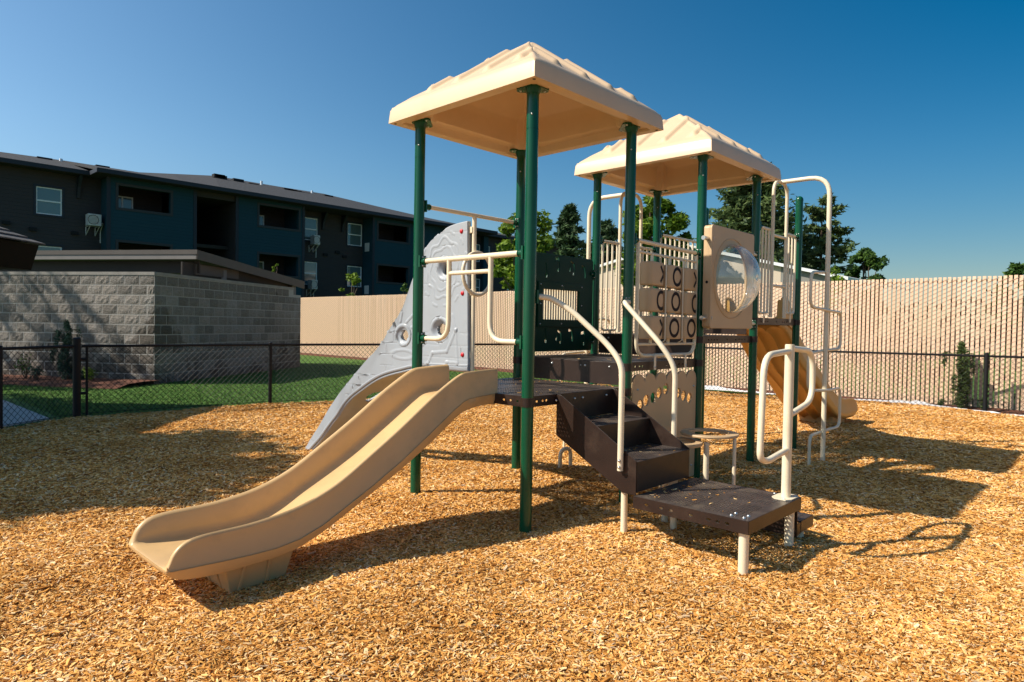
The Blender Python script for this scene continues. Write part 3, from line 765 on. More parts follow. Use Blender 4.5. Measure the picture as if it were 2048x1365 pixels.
# ------------------------------------------------------------------ grey climber
def uv_curve(px, u0, u1):
    out = []
    for i, (x, y) in enumerate(px):
        t = i / (len(px) - 1); u = u0 + (u1 - u0) * t * t; out.append(on(0, u, x, y))
    return out
UP = uv_curve([(938, 443), (918, 448), (900, 455), (883, 467), (868, 480), (852, 502), (838, 535), (826, 565), (816, 592), (802, 627), (781, 660), (759, 695), (732, 725), (700, 764), (683, 785), (659, 821), (643, 849), (623, 881), (606, 912)], .60, .42)
LO = uv_curve([(939, 731), (925, 731), (905, 730), (885, 729), (865, 728), (845, 729), (824, 732), (804, 737), (784, 742), (764, 749), (744, 760), (722, 776), (703, 791), (688, 808), (675, 829), (659, 850), (643, 873), (628, 890), (612, 908)], .60, .42)
UPs = catmull(UP, 20); LOs = catmull(LO, 20)
HOLES = [(on(0, .56, 808, 671), .060, .056), (on(0, .60, 884, 660), .070, .062), (on(0, .60, 892, 538), .055, .060)]
def climber_sheet():
    nj = 170; V = []; F = []; T = []
    for i in range(len(UPs)):
        for j in range(nj):
            s_ = j / (nj - 1); p = LOs[i] * (1 - s_) + UPs[i] * s_
            T.append([p[1], p[2]]); V.append(p.copy())
    hole_in = [False] * len(V)
    for k, (x, y, z) in enumerate(V):
        dx = 0
        for hi_, (c, rv, rz) in enumerate(HOLES):
            ev, ez = (y - c[1]) / rv, (z - c[2]) / rz; r = math.hypot(ev, ez)
            if .93 < r < 1.07 and r > 0:
                y = c[1] + (y - c[1]) / r; z = c[2] + (z - c[2]) / r; V[k][1] = y; V[k][2] = z; r = 1.0
            if r < .999: hole_in[k] = True
            if r < 1.9:
                rim = math.exp(-((r - 1.75) / .12) ** 2) * .014
                dip = min(1, max(0, (1.72 - r) / .65)); dx += -rim * .6 + (.012, .026, .022)[hi_] * dip * dip * (3 - 2 * dip)
        # raised motifs
        def ridge(val, wd): return math.exp(-(val / wd) ** 2)
        c = HOLES[2][0]; rr = math.hypot((y - c[1]) / 1.0, (z - c[2]) / 1.05); th = math.atan2(z - c[2], y - c[1])
        if .14 < rr < .42:
            wob = .018 * math.sin(th * 9) + .012 * math.sin(th * 4 + 1)
            dx -= .005 * ridge(rr - .25 - wob, .008)
            dx -= .005 * ridge(rr - .185 + .014 * math.sin(th * 6), .007)
            if math.sin(th * 14) > .1: dx -= .004 * ridge(rr - .33 - .5 * wob, .008)
        c = HOLES[1][0]
        yy, zz = y - c[1], z - c[2]
        for (ax_, az_, bx_, bz_) in ((-.22, .0, -.10, -.20), (-.10, -.20, .10, -.22), (.10, -.22, .16, -.32), (.16, -.32, .28, -.36), (-.22, .0, -.26, -.42), (-.26, -.42, -.10, -.42), (-.10, -.42, -.10, -.30), (-.10, -.30, -.24, -.30), (-.22, .0, -.17, .14), (.2, -.12, .30, -.2), (.30, -.2, .22, -.34)):
            L2 = (bx_ - ax_) ** 2 + (bz_ - az_) ** 2; t = max(0, min(1, ((yy - ax_) * (bx_ - ax_) + (zz - az_) * (bz_ - az_)) / L2))
            dd = math.hypot(yy - ax_ - t * (bx_ - ax_), zz - az_ - t * (bz_ - az_))
            if dd < .05: dx -= .006 * ridge(dd, .010)
        c = HOLES[0][0]; yy, zz = y - c[1], z - c[2]
        for a in (40, 75, 110, 145):
            ax_, az_ = .15 * math.cos(R(a)), .14 * math.sin(R(a)); bx_, bz_ = .25 * math.cos(R(a + 12)), .23 * math.sin(R(a + 12))
            L2 = (bx_ - ax_) ** 2 + (bz_ - az_) ** 2; t = max(0, min(1, ((yy - ax_) * (bx_ - ax_) + (zz - az_) * (bz_ - az_)) / L2))
            dd = math.hypot(yy - ax_ - t * (bx_ - ax_), zz - az_ - t * (bz_ - az_))
            if dd < .05: dx -= .006 * ridge(dd, .009)
        rr = math.hypot(yy * .8, (zz + .19) * 3)
        dx -= .004 * ridge(rr - .13, .03)
        # scored stone courses
        row = math.floor(z / .115); fz_ = z / .115 - row; fy = (y + .11 * (row % 2)) / .27; fy -= math.floor(fy)
        if mnoise.noise(Vector((y * 2.2, z * 2.2, 4))) > -.05:
            if min(fz_, 1 - fz_) < .05 or min(fy, 1 - fy) < .022: dx += .0016
        dx += .0012 * mnoise.noise(Vector((y * 6, z * 6, 2)))
        V[k][0] += dx
    n = nj
    for i in range(len(UPs) - 1):
        for j in range(n - 1):
            q = (i * n + j, (i + 1) * n + j, (i + 1) * n + j + 1, i * n + j + 1)
            if sum(hole_in[a] for a in q) >= 1: continue
            F.append(q)
    me = mesh_from('climbing_wall', V, F, GREY, True, 60)
    return me
cw = place('climbing_wall', climber_sheet(), PS); md = cw.modifiers.new('solid', 'SOLIDIFY'); md.thickness = .045; md.offset = 0
# ramp of the climber behind, seen from below
def ramp():
    V = []; F = []; nj = 40; hs = [(2.42, .20, .10, .07), (2.95, .22, .10, .07), (2.1, .24, .08, .06)]; inn = []
    for p in LOs:
        for j in range(nj):
            s_ = j / (nj - 1); u = .46 * s_ * min(1, max(.02, (p[1] - 1.75) / .7)) ** 1.0; z = p[2] + .0 - .02 * math.sin(math.pi * s_) + .01 * mnoise.noise(Vector((p[1] * 5, u * 5, 0)))
            h = False
            for (hv, hu, rv, ru) in hs:
                r = math.hypot((p[1] - hv) / rv, (u - hu) / ru)
                if r < 1: h = True
                elif r < 1.5: z -= .02 * (1.5 - r)
            inn.append(h); V.append((p[0] + .0 + u, p[1], z - .012))
    for i in range(len(LOs) - 1):
        for j in range(nj - 1):
            q = (i * nj + j, i * nj + j + 1, (i + 1) * nj + j + 1, (i + 1) * nj + j)
            if not any(inn[a] for a in q): F.append(q)
    return mesh_from('climbing_ramp', V, F, GREY, True, 60)
cr = place('climbing_ramp', ramp(), PS); md = cr.modifiers.new('solid', 'SOLIDIFY'); md.thickness = .03; md.offset = -1
MB().tube([tuple(p + np.array([-.005, 0, .0])) for p in LOs[::3]], .021, n=10).build('rim', GREY, cw)
MB().tube([tuple(p + np.array([.0, 0, -.035])) for p in LOs[::3]], .012, n=8).build('rim', GREY, cw)
rb = MB()
for (x, y) in ((923, 463), (925, 587), (925, 710)): rb.dome(on(0, .577, x, y), .022, (-1, 0, 0), n=14, rings=4, h=.6)
rb.build('red_button', RED, cw)

# ------------------------------------------------------------------ rails on the first tower
def rail(name, pts, r=.0205, bend=0, parent=PS, n=12, m=CREAM): return MB().tube(pts, r, bend=bend, n=n).build(name, m, parent)
# far side: top bar, upright and wheel
rail('top_rail', [(.06, SV, 2.44), (SU - .06, SV, 2.44)], .0185)
clamp(PS, 0, 1, 2.44, (1, 0)); clamp(PS, 1, 1, 2.44, (-1, 0))
up = rail('upright', [(.628, SV, 2.44), (.628, SV, 1.02)], .0205)
for zz in (2.31, 1.75, 1.19): MB().box((.60, SV + .0, zz - .028), (.628, SV + .055, zz + .028)).build('bracket', CREAM, up, bevel=.004)
b = MB(); cxw, czw, rw = .622, 1.915, .175
b.tube([(cxw + rw * math.cos(a), SV - .055, czw + rw * math.sin(a) * 1.08) for a in np.linspace(0, 2 * math.pi, 33)[:-1]], .0165, n=12, closed=True)
b.tube([(cxw - rw, SV - .055, czw), (cxw + rw, SV - .055, czw)], .009, n=8) if False else None
b.tube([(.628, SV - .0, czw + .19), (.628, SV - .06, czw + .19)], .012); b.tube([(.628, SV - .0, czw - .19), (.628, SV - .06, czw - .19)], .012)
b.build('steering_wheel', CREAM, PS)
# rail over the slide
c0 = clamp(PS, 0, 1, 1.975, (0, -1)); c1 = clamp(PS, 0, 0, 1.975, (0, 1)); clamp(PS, 0, 1, 1.342, (0, -1)); clamp(PS, 0, 0, 1.342, (0, 1))
sr = rail('slide_rail', [(0, SV - .10, 1.975), (0, .10, 1.975)], .0215)
rail('slide_rail_loop', [(0, .862, 1.97), (0, .862, 1.342), (0, SV - .10, 1.342)], .0195, .16)
rail('slide_rail_loop', [(0, .392, 1.97), (0, .392, 1.342), (0, .10, 1.342)], .0195, .16)
rail('slide_rail_bar', [(0, .862, 1.862), (0, .392, 1.862)], .0165)

# ------------------------------------------------------------------ music panel (second bay, far side)
def px2(lst, v=SV): return [tuple(on(1, v, x, y)[[0, 2]]) for x, y in lst]
def note_shape(cx, cz, s, kind):
    """cut-out musical note outline"""
    if kind == 0: return [[(cx - .008 * s, cz + .10 * s), (cx + .010 * s, cz + .105 * s), (cx + .03 * s, cz - .02 * s), (cx + .045 * s, cz - .05 * s), (cx + .03 * s, cz - .085 * s), (cx + .0, cz - .08 * s), (cx - .005 * s, cz - .045 * s), (cx + .012 * s, cz - .03 * s)]]
    if kind == 1: return [[(cx - .05 * s, cz + .03 * s), (cx - .045 * s, cz + .09 * s), (cx + .045 * s, cz + .11 * s), (cx + .05 * s, cz - .05 * s), (cx + .035 * s, cz - .09 * s), (cx + .0, cz - .085 * s), (cx + .005 * s, cz - .05 * s), (cx + .03 * s, cz - .04 * s), (cx + .028 * s, cz + .06 * s), (cx - .03 * s, cz + .05 * s), (cx - .032 * s, cz + .025 * s)]]
    if kind == 2: return [[(cx - .03 * s, cz + .09 * s), (cx + .05 * s, cz + .06 * s), (cx + .065 * s, cz - .05 * s), (cx + .05 * s, cz - .10 * s), (cx + .02 * s, cz - .095 * s), (cx + .025 * s, cz - .06 * s), (cx + .045 * s, cz - .05 * s), (cx + .03 * s, cz + .03 * s), (cx - .02 * s, cz + .055 * s), (cx - .015 * s, cz - .02 * s), (cx - .03 * s, cz - .06 * s), (cx - .06 * s, cz - .05 * s), (cx - .055 * s, cz - .02 * s), (cx - .04 * s, cz - .01 * s)]]
    return [[(cx - .05 * s, cz + .06 * s), (cx - .03 * s, cz + .085 * s), (cx + .01 * s, cz + .07 * s), (cx + .02 * s, cz + .09 * s), (cx + .055 * s, cz - .04 * s), (cx + .05 * s, cz - .09 * s), (cx + .02 * s, cz - .085 * s), (cx + .02 * s, cz - .05 * s), (cx + .01 * s, cz + .04 * s), (cx - .04 * s, cz + .035 * s)]]
o0, o1 = SU + .075, 2 * SU - .065
out = [(o0, 1.225), (o0 + .02, 1.205), (o1 - .02, 1.205), (o1, 1.225), (o1, 2.16), (o1 - .02, 2.185), (o0 + .02, 2.185), (o0, 2.16)]
win = [(1.545, 1.520), (2.145, 1.520), (2.145, 1.835), (1.545, 1.835)]
holes = [win]
for (x, y, k) in ((1090, 539, 0), (1113, 527, 1), (1143, 533, 2), (1166, 541, 3), (1088, 673, 0), (1116, 673, 2), (1140, 670, 3), (1164, 678, 1)):
    u_, _, z_ = on(1, SV, x, y); holes += note_shape(u_, z_ - (.015 if z_ > 1.9 else 0), .82, k)
mp_ = sheet_with_holes(out, holes, (0, SV, 0), (1, 0, 0), (0, 0, 1), .019, 'music_panel', DGREEN, PS, .003)
fr = sheet_with_holes([(1.485, 1.455), (2.205, 1.455), (2.205, 1.90), (1.485, 1.90)], [[(1.548, 1.523), (2.142, 1.523), (2.142, 1.832), (1.548, 1.832)]], (0, SV - .02, 0), (1, 0, 0), (0, 0, 1), .016, 'window_frame', DGREEN, mp_, .003)
bb = MB()
for u_, z_ in ((1.515, 1.48), (1.845, 1.485), (2.175, 1.48), (1.515, 1.68), (2.175, 1.68), (1.515, 1.875), (1.845, 1.875), (2.175, 1.875)): bb.dome((u_, SV - .028, z_), .008, (0, -1, 0))
bb.build('bolt', BOLT, mp_)
for k in range(15):
    u_ = 1.565 + k * .0405; MB().tube([(u_, SV + .025, 1.47), (u_, SV + .025, 1.90)], .0125, n=10).build('chime_tube', CREAM, mp_)
clamp(PS, 1, 1, 2.03, (1, 0)); clamp(PS, 2, 1, 2.03, (-1, 0)); clamp(PS, 2, 1, 1.33, (-1, 0)); clamp(PS, 1, 1, 1.33, (1, 0))
# small crescent talk tube below
rail('support_loop', [(SU + .55, 1.15, -.1), (SU + .55, 1.15, .20), (SU + .72, 1.15, .20), (SU + .72, 1.15, -.1)], .02, .1)

# ------------------------------------------------------------------ tic tac toe panel
gx0, gx1 = SU + .135, 2 * SU - .085
tp = rail('tic_tac_toe_frame', [(gx0, 0, 2.19), (gx0, 0, 1.215), (gx1, 0, 1.215), (gx1, 0, 2.17)], .0165, .14)
rail('frame_bar', [(SU + .075, 0, 2.20), (2 * SU - .07, 0, 2.18)], .0195, parent=tp)
rail('frame_bar', [(gx0, 0, 2.105), (gx1, 0, 2.095)], .0125, parent=tp)
rail('frame_bar', [(gx0, 0, 1.315), (gx1, 0, 1.315)], .0125, parent=tp)
clamp(PS, 1, 0, 2.20, (1, 0)); clamp(PS, 2, 0, 2.18, (-1, 0))
cols = [1.585, 1.883, 2.180]; 
for k in range(2): rail('divider', [((cols[k] + cols[k + 1]) / 2, 0, 2.10), ((cols[k] + cols[k + 1]) / 2, -.055, 2.07), ((cols[k] + cols[k + 1]) / 2, -.055, 1.35), ((cols[k] + cols[k + 1]) / 2, 0, 1.315)], .0065, parent=tp, n=8)
for u_ in cols: rail('spindle', [(u_, 0, 2.10), (u_, 0, 1.315)], .014, parent=tp, n=10)
def tile(u_, z_, ang, left, right):
    W_, H_, D_ = .126, .101, .062; b = MB()
    # rounded body
    pr = []
    for (cx_, cy_, a0) in ((W_ - .03, D_ - .03, 0), (-W_ + .03, D_ - .03, 90), (-W_ + .03, -D_ + .03, 180), (W_ - .03, -D_ + .03, 270)):
        for a in (0, 30, 60, 90): pr.append((cx_ + .03 * math.cos(R(a0 + a)), cy_ + .03 * math.sin(R(a0 + a))))
    n = len(pr); levels = [(-H_, .93), (-H_ + .008, .985), (-H_ + .02, 1), (H_ - .02, 1), (H_ - .008, .985), (H_, .93)]; vs = []
    for z, s_ in levels: vs += [(x * s_, y * s_, z) for x, y in pr]
    fs = [tuple(range(n))[::-1], tuple(range(5 * n, 6 * n))]
    for i in range(5): fs += [(i * n + j, i * n + (j + 1) % n, (i + 1) * n + (j + 1) % n, (i + 1) * n + j) for j in range(n)]
    b.add(vs, fs); b.mi = 1
    F_flat = W_ - .03
    def surf(q, z, off=.0012):
        """point on the tile skin, q measured along it from the middle of the front face"""
        sg = 1 if q >= 0 else -1; a_ = abs(q)
        if a_ <= F_flat: return (q, -D_ - off, z)
        a_ -= F_flat; arc = .03 * math.pi / 2
        if a_ <= arc:
            t = a_ / .03; return (sg * (F_flat + (.03 + off) * math.sin(t)), -D_ + .03 - (.03 + off) * math.cos(t), z)
        return (sg * (W_ + off), -D_ + .03 + (a_ - arc), z)
    def stroke(pts, hw):
        """flat printed stroke following the skin"""
        n_ = len(pts); vs = []
        for i in range(n_):
            p_ = pts[max(i - 1, 0)]; q_ = pts[min(i + 1, n_ - 1)]; dx_, dz_ = q_[0] - p_[0], q_[1] - p_[1]; L_ = math.hypot(dx_, dz_); nx_, nz_ = -dz_ / L_ * hw, dx_ / L_ * hw
            vs += [surf(pts[i][0] - nx_, pts[i][1] - nz_), surf(pts[i][0] + nx_, pts[i][1] + nz_)]
        b.add(vs, [(2 * i, 2 * i + 1, 2 * i + 3, 2 * i + 2) for i in range(n_ - 1)])
    for q0, ch in left:
        if ch == 'O': stroke([(q0 + .070 * math.cos(a), .074 * math.sin(a)) for a in np.linspace(0, 2 * math.pi, 33)], .0150)
        else:
            stroke([(q0 + .062 * t, .070 * t) for t in np.linspace(-1, 1, 15)], .0135)
            stroke([(q0 + .062 * t, -.070 * t) for t in np.linspace(-1, 1, 15)], .0135)
    c_, s_ = math.cos(ang), math.sin(ang)
    b.v = [(u_ + x * c_ - y * s_, x * s_ + y * c_, z_ + z) for x, y, z in b.v]
    o = b.build('tile', [PANEL, LETTER], tp, angle=30)
for (ci, zi, ang, chs) in ((0, 1.930, R(5), [(.108, 'X')]), (1, 1.922, R(2), [(.030, 'O')]), (2, 1.915, R(5), [(.10, 'X')]), (0, 1.700, R(4), [(.065, 'O')]), (1, 1.698, R(2), [(.012, 'O')]), (2, 1.692, R(5), [(.085, 'O')]), (0, 1.462, R(5), [(.112, 'X')]), (1, 1.462, R(-2), [(0, 'O')]), (2, 1.462, R(1), [(.01, 'O')])):
    tile(cols[ci], zi, ang, chs, None)
for u_ in (gx0 + .255, gx1 - .22):
    MB().box((u_ - .018, -.035, 1.09), (u_ + .018, -.030, 1.215)).build('hanger_plate', CREAM, tp, bevel=.003)
    MB().dome((u_, -.036, 1.115), .008, (0, -1, 0)).build('bolt', BOLT, tp)

# ------------------------------------------------------------------ store front panel under deck two
f0, f1 = SU + .085, 2 * SU - .05
top = []
nsc = 6
pts = []
for k in range(nsc):
    a0 = f0 + (f1 - f0) * k / nsc; a1 = f0 + (f1 - f0) * (k + 1) / nsc; r_ = (a1 - a0) / 2
    for j in range(7):
        a = math.pi * (1 - j / 6); pts.append(((a0 + a1) / 2 + r_ * .99 * math.cos(a), .985 + .075 * math.sin(a)))
out = [(f0, .04), (f1, .04)] + pts[::-1]
hol = []
for (x, y) in ((1279, 811), (1291, 801), (1305, 796), (1317, 786), (1330, 778), (1355, 787), (1366, 792), (1377, 796)):
    u_, _, z_ = on(1, 0, x, y); hol.append(ellipse(u_, z_, .048, .052, 18))
cp = sheet_with_holes(out, hol, (0, 0, 0), (1, 0, 0), (0, 0, 1), .019, 'store_panel', PANEL, PS, .003)
bb = MB()
for x, y in ((1273, 780), (1385, 772), (1380, 930)):
    q = on(1, 0, x, y); bb.dome((q[0], -.01, q[2]), .011, (0, -1, 0))
bb.build('bolt', BOLT, cp)
# counter with ball hoop
ct = MB(); N = 30
cpl = [(1.62, -.02)] + [(2.02 + .46 * math.cos(a), -.02 - .52 * math.sin(a)) for a in np.linspace(math.pi, 2 * math.pi, 2)][:0]
hz = .555
def ring_plate(cx_, cy_, ro, ri, z, th, m, parent, name, sx=1):
    b = MB(); k = 40; vs = []; fs = []
    for i in range(k):
        a = 2 * math.pi * i / k
        for r_, zz in ((ri, z - th), (ro, z - th), (ro + .004, z - th / 2), (ro, z), (ri, z)): vs.append((cx_ + r_ * math.cos(a) * sx, cy_ + r_ * math.sin(a), zz))
        j = (i + 1) % k; fs += [(i * 5 + q, i * 5 + (q + 1) % 5, j * 5 + (q + 1) % 5, j * 5 + q) for q in range(5)]
    b.add(vs, fs); return b.build(name, m, parent)
hoop = ring_plate(1.93, -.40, .245, .175, hz, .022, PANEL, PS, 'play_ring')
MB().tube([(1.93, -.635, -.2), (1.93, -.635, hz - .02)], .0155, n=12).build('leg', CREAM, hoop)
ring_plate(1.62, -.27, .205, .150, .50, .03, PANEL, PS, 'play_ring')
MB().tube([(1.77, -.46, -.2), (1.77, -.46, .49)], .024, n=12).build('leg', CREAM, hoop)
MB().box((1.40, -.24, .02), (1.70, -.222, .49)).build('counter_board', PANEL, PS, bevel=.004)

# ------------------------------------------------------------------ bubble panel
bx0, bx1, bz0, bz1, by = 2.36, 3.275, 1.470, 2.437, -.165
bp_th = .085
def rrect(x0, x1, z0, z1, r, n=5):
    o = []
    for cx_, cz_, a0 in ((x1 - r, z1 - r, 0), (x0 + r, z1 - r, 90), (x0 + r, z0 + r, 180), (x1 - r, z0 + r, 270)):
        for i in range(n + 1): a = R(a0 + 90 * i / n); o.append((cx_ + r * math.cos(a), cz_ + r * math.sin(a)))
    return o
bcx, bcz, brr = 2.79, 1.955, .335
bpn = sheet_with_holes(rrect(bx0, bx1, bz0, bz1, .03), [ellipse(bcx, bcz, brr, brr, 48)], (0, by + .011, 0), (1, 0, 0), (0, 0, 1), .022, 'bubble_panel', PANEL, PS, .006)
sheet_with_holes(rrect(bx0 + .001, bx1 - .001, bz0 + .001, bz1 - .001, .03), [rrect(bx0 + .02, bx1 - .02, bz0 + .02, bz1 - .02, .015)], (0, by + .052, 0), (1, 0, 0), (0, 0, 1), .066, 'return_edge', PANEL, PS, .004)
rg = MB()
rg.tube([(bcx + (brr + .055) * math.cos(a), by - .001, bcz + (brr + .055) * math.sin(a)) for a in np.linspace(0, 2 * math.pi, 49)[:-1]], .006, n=6, closed=True)
rg.build('moulded_ring', PANEL, bpn)
def bubble():
    V = []; F = []; nr, nt_ = 14, 48
    for i in range(nr + 1):
        a = i / nr * math.pi / 2
        for j in range(nt_):
            t = 2 * math.pi * j / nt_; r_ = (brr + .008) * math.cos(a) if i < nr else .001
            V.append((bcx + r_ * math.cos(t), by + .02 - .275 * math.sin(a), bcz + r_ * math.sin(t)))
    for i in range(nr):
        F += [(i * nt_ + j, i * nt_ + (j + 1) % nt_, (i + 1) * nt_ + (j + 1) % nt_, (i + 1) * nt_ + j) for j in range(nt_)]
    return mesh_from('bubble_window', V, F, CLEAR, True, 80)
bw = place('bubble_window', bubble(), bpn); md = bw.modifiers.new('solid', 'SOLIDIFY'); md.thickness = .005; md.offset = -1
for zz in (2.31, 1.56):
    MB().tube([(2 * SU + .02, -.02, zz), (2 * SU + .02, by - .01, zz)], .02, n=12).build('stand_off', CREAM, bpn) if False else None
    for xx in (bx0 + .01,):
        MB().tube([(xx - .10, by + .045, zz), (xx + .015, by + .045, zz), (xx + .03, by + .0, zz)], .021, n=12).build('stand_off', BOLT, bpn)
    MB().tube([(3 * SU - .06, -.03, zz - .04), (bx1 - .02, by + .05, zz - .04)], .018, n=12).build('stand_off', CREAM, bpn)
    clamp(PS, 3, 0, zz - .04, (-1, -.3))
MB().dome((bx0 - .001, by + .045, 1.90), .016, (-1, 0, 0), h=.3, n=12).build('plug', BLACK, bpn)
rail('panel_post', [(2 * SU + .03, -.075, 2.40), (2 * SU + .03, -.075, 1.45)], .016, parent=bpn)

# ------------------------------------------------------------------ bar guards
def guard(name, a0, a1, ztop, zbot, v, nbar, r=.0125, top_r=.017, loop=True, cl=None):
    """vertical bar guard: top rail, bars and a rounded bottom loop"""
    o = rail(name, [(a0, v, ztop), (a1, v, ztop)], top_r)
    for k in range(nbar):
        u_ = a0 + .02 + (a1 - a0 - .04) * k / (nbar - 1)
        if k in (0, nbar - 1): continue
        rail('bar', [(u_, v, ztop), (u_, v, zbot)], r, parent=o, n=8)
    rail('bottom_loop', [(a0 + .02, v, ztop), (a0 + .02, v, zbot), (a1 - .02, v, zbot), (a1 - .02, v, ztop)], r * 1.1, .05, parent=o, n=10)
    MB().box(((a0 + a1) / 2 - .016, v - .02, zbot - .11), ((a0 + a1) / 2 + .016, v - .015, zbot + .005)).build('hanger_plate', CREAM, o, bevel=.003)
    return o
# third bay, far side: guards either side of the far climber opening
guard('bar_guard', 2 * SU + .10, 2 * SU + .42, 2.41, 1.425, SV, 4)
guard('bar_guard', 3 * SU - .42, 3 * SU - .08, 2.41, 1.425, SV, 4)
clamp(PS, 2, 1, 2.41, (1, 0)); clamp(PS, 3, 1, 2.41, (-1, 0))
guard('bar_guard', 3 * SU + .08, 4 * SU - .08, 2.61, 1.64, SV, 10)
clamp(PS, 3, 1, 2.61, (1, 0)); clamp(PS, 4, 1, 2.61, (-1, 0))
# fourth bay, near side
guard('bar_guard', 3 * SU + .075, 4.055, 2.60, 1.645, 0, 4); clamp(PS, 3, 0, 2.60, (1, 0))
guard('bar_guard', 4.50, 4 * SU - .075, 2.60, 1.66, 0, 4); clamp(PS, 4, 0, 2.60, (-1, 0))
# guards beside the slide at the far end of deck four
guard('bar_guard', 0, 0.001, 2.6, 1.65, 0, 2) if False else None

# ------------------------------------------------------------------ pole climbers
def arch_climber(u0, u1, v, zt, zd, vp, up, sgn):
    """hoop at the deck opening, arm to a ground pole, snake rungs"""
    o = rail('hoop', [(u0, v, zd), (u0, v, zt), (u1, v, zt), (u1, v, zd)], .0195, .16)
    return o
hp = arch_climber(4.085, 4.475, -.02, 3.17, 1.60, -.56, 4.3, 1)
rail('hoop_rung', [(4.085, -.02, 2.54), (4.475, -.02, 2.54)], .0165, parent=hp)
rail('hoop_rung', [(4.085, -.02, 1.965), (4.475, -.02, 1.965)], .0165, parent=hp)
rail('pole_climber', [(4.285, -.02, 3.17), (4.29, -.56, 3.17), (4.30, -.56, -.2)], .0255, .22, n=16)
sn = [(4.28, -.53, 2.105), (3.80, -.56, 2.075), (3.80, -.56, 1.71), (4.30, -.59, 1.68), (4.775, -.56, 1.67), (4.785, -.56, 1.25), (4.30, -.53, 1.235), (3.785, -.56, 1.21), (3.80, -.56, .82), (4.33, -.59, .795), (4.82, -.56, .79), (4.83, -.56, .34), (4.35, -.53, .325), (3.885, -.56, .33), (3.885, -.56, -.2)]
rail('snake_rungs', sn, .0165, .10, n=12)
hp2 = arch_climber(2.93, 3.36, SV + .02, 3.02, 1.40, 0, 0, -1)
rail('pole_climber', [(3.14, SV + .02, 3.02), (3.12, 1.86, 3.02), (3.12, 1.86, -.2)], .0255, .22, n=16)
rail('snake_rungs', [(x - 1.17, 1.86 + (y + .56), z * .93) for x, y, z in sn], .0165, .10, n=12)

# ================================================================== BLACK CHAIN-LINK FENCE
def wire_net(segs, z0, z1, pitch, r, name, m, parent, offset=0.0, knuckles=True):
    """diagonal wires woven along straight segments, joined: far too many to pick apart"""
    V = []; F = []
    def stick(p, q):
        d = np.array(q) - np.array(p); d /= np.linalg.norm(d)
        a = np.cross(d, [0, 0, 1.0]); a /= np.linalg.norm(a) + 1e-9; c = np.cross(d, a); b0 = len(V)
        for P_ in (p, q):
            for k in range(3):
                t = 2 * math.pi * k / 3; V.append(tuple(np.array(P_) + r * (a * math.cos(t) + c * math.sin(t))))
        for k in range(3): F.append((b0 + k, b0 + (k + 1) % 3, b0 + 3 + (k + 1) % 3, b0 + 3 + k))
    for (p, q) in segs:
        p = np.array(p, float); q = np.array(q, float); L = np.linalg.norm(q - p); d = (q - p) / L; nrm = np.array([d[1], -d[0]])
        h = z1 - z0; n = int(L / pitch) + 1
        for k in range(-int(h / pitch) - 1, n):
            for sgn in (1, -1):
                s0 = k * pitch if sgn > 0 else k * pitch + h
                s1 = s0 + sgn * h; za, zb = z0, z1
                a, b_ = s0, s1
                # clip to 0..L
                if sgn > 0:
                    if a < 0: za = z0 + (0 - a); a = 0
                    if b_ > L: zb = z1 - (b_ - L); b_ = L
                    if za >= zb: continue
                else:
                    if a > L: za = z0 + (a - L); a = L
                    if b_ < 0: zb = z1 - (0 - b_); b_ = 0
                    if za >= zb: continue
                o_ = nrm * (offset + (.0022 if sgn > 0 else -.0022))
                A = p + d * a + o_; B = p + d * b_ + o_
                stick((A[0], A[1], za), (B[0], B[1], zb))
            if knuckles and 0 <= k * pitch <= L:
                A = p + d * (k * pitch) + nrm * offset; stick((A[0], A[1], z1 - .005), (A[0] + d[0] * .006, A[1] + d[1] * .006, z1 + .028))
    return tag(place(name, mesh_from(name, V, F, m, False), parent), kind='stuff')
fen = empty('chain_link_fence', (2.08, 8.0, 0), 'black chain-link fence with round posts round the wood chips', 'fence')
segs = [((-4.6, 5.65), (-1.811, 7.53)), ((-1.811, 7.53), (-.86, 8.16)), ((-.74, 8.20), (2.08, 8.0)), ((2.08, 8.0), (4.63, 7.38)), ((4.63, 7.38), (7.05, 6.79)), ((7.05, 6.79), (9.05, 6.3)), ((9.05, 6.3), (10.25, 2.18)), ((10.25, 2.18), (11.19, -1.04)), ((11.19, -1.04), (12.1, -4.2))]
wire_net(segs, .02, 1.06, .090, .0034, 'wire_mesh', BLACK, fen)
for (p, q) in segs:
    MB().tube([(*p, 1.045), (*q, 1.045)], .021, n=10).build('top_rail', BLACK, fen)
    MB().tube([(*p, .05), (*q, .05)], .004, n=6).build('tension_wire', BLACK, fen)
for (x, y, r_, zt) in ((-4.6, 5.65, .03, 1.07), (-1.811, 7.53, .03, 1.07), (2.08, 8.0, .031, 1.075), (4.63, 7.38, .03, 1.075), (7.05, 6.79, .03, 1.075), (9.05, 6.3, .038, 1.10), (10.25, 2.18, .03, 1.075), (11.19, -1.04, .036, 1.09), (12.1, -4.2, .03, 1.07)):
    b = MB(); b.tube([(x, y, -.3), (x, y, zt)], r_, n=14); b.dome((x, y, zt), r_ * 1.12, n=14, h=.5)
    b.build('fence_post', BLACK, fen)
for (x, y) in ((-.80, 8.20),):
    b = MB(); b.tube([(x, y, -.3), (x, y, 1.15)], .052, n=18); b.dome((x, y, 1.15), .056, n=18, h=.45); gp = b.build('gate_post', BLACK, fen)
    MB().tube([(x + .13, y + .01, .02), (x + .13, y + .01, 1.06)], .018, n=10).build('gate_frame', BLACK, gp)
    for zz in (.35, .85): MB().tube([(x + .02, y, zz), (x + .13, y + .01, zz)], .022, n=8).build('hinge', BLACK, gp)

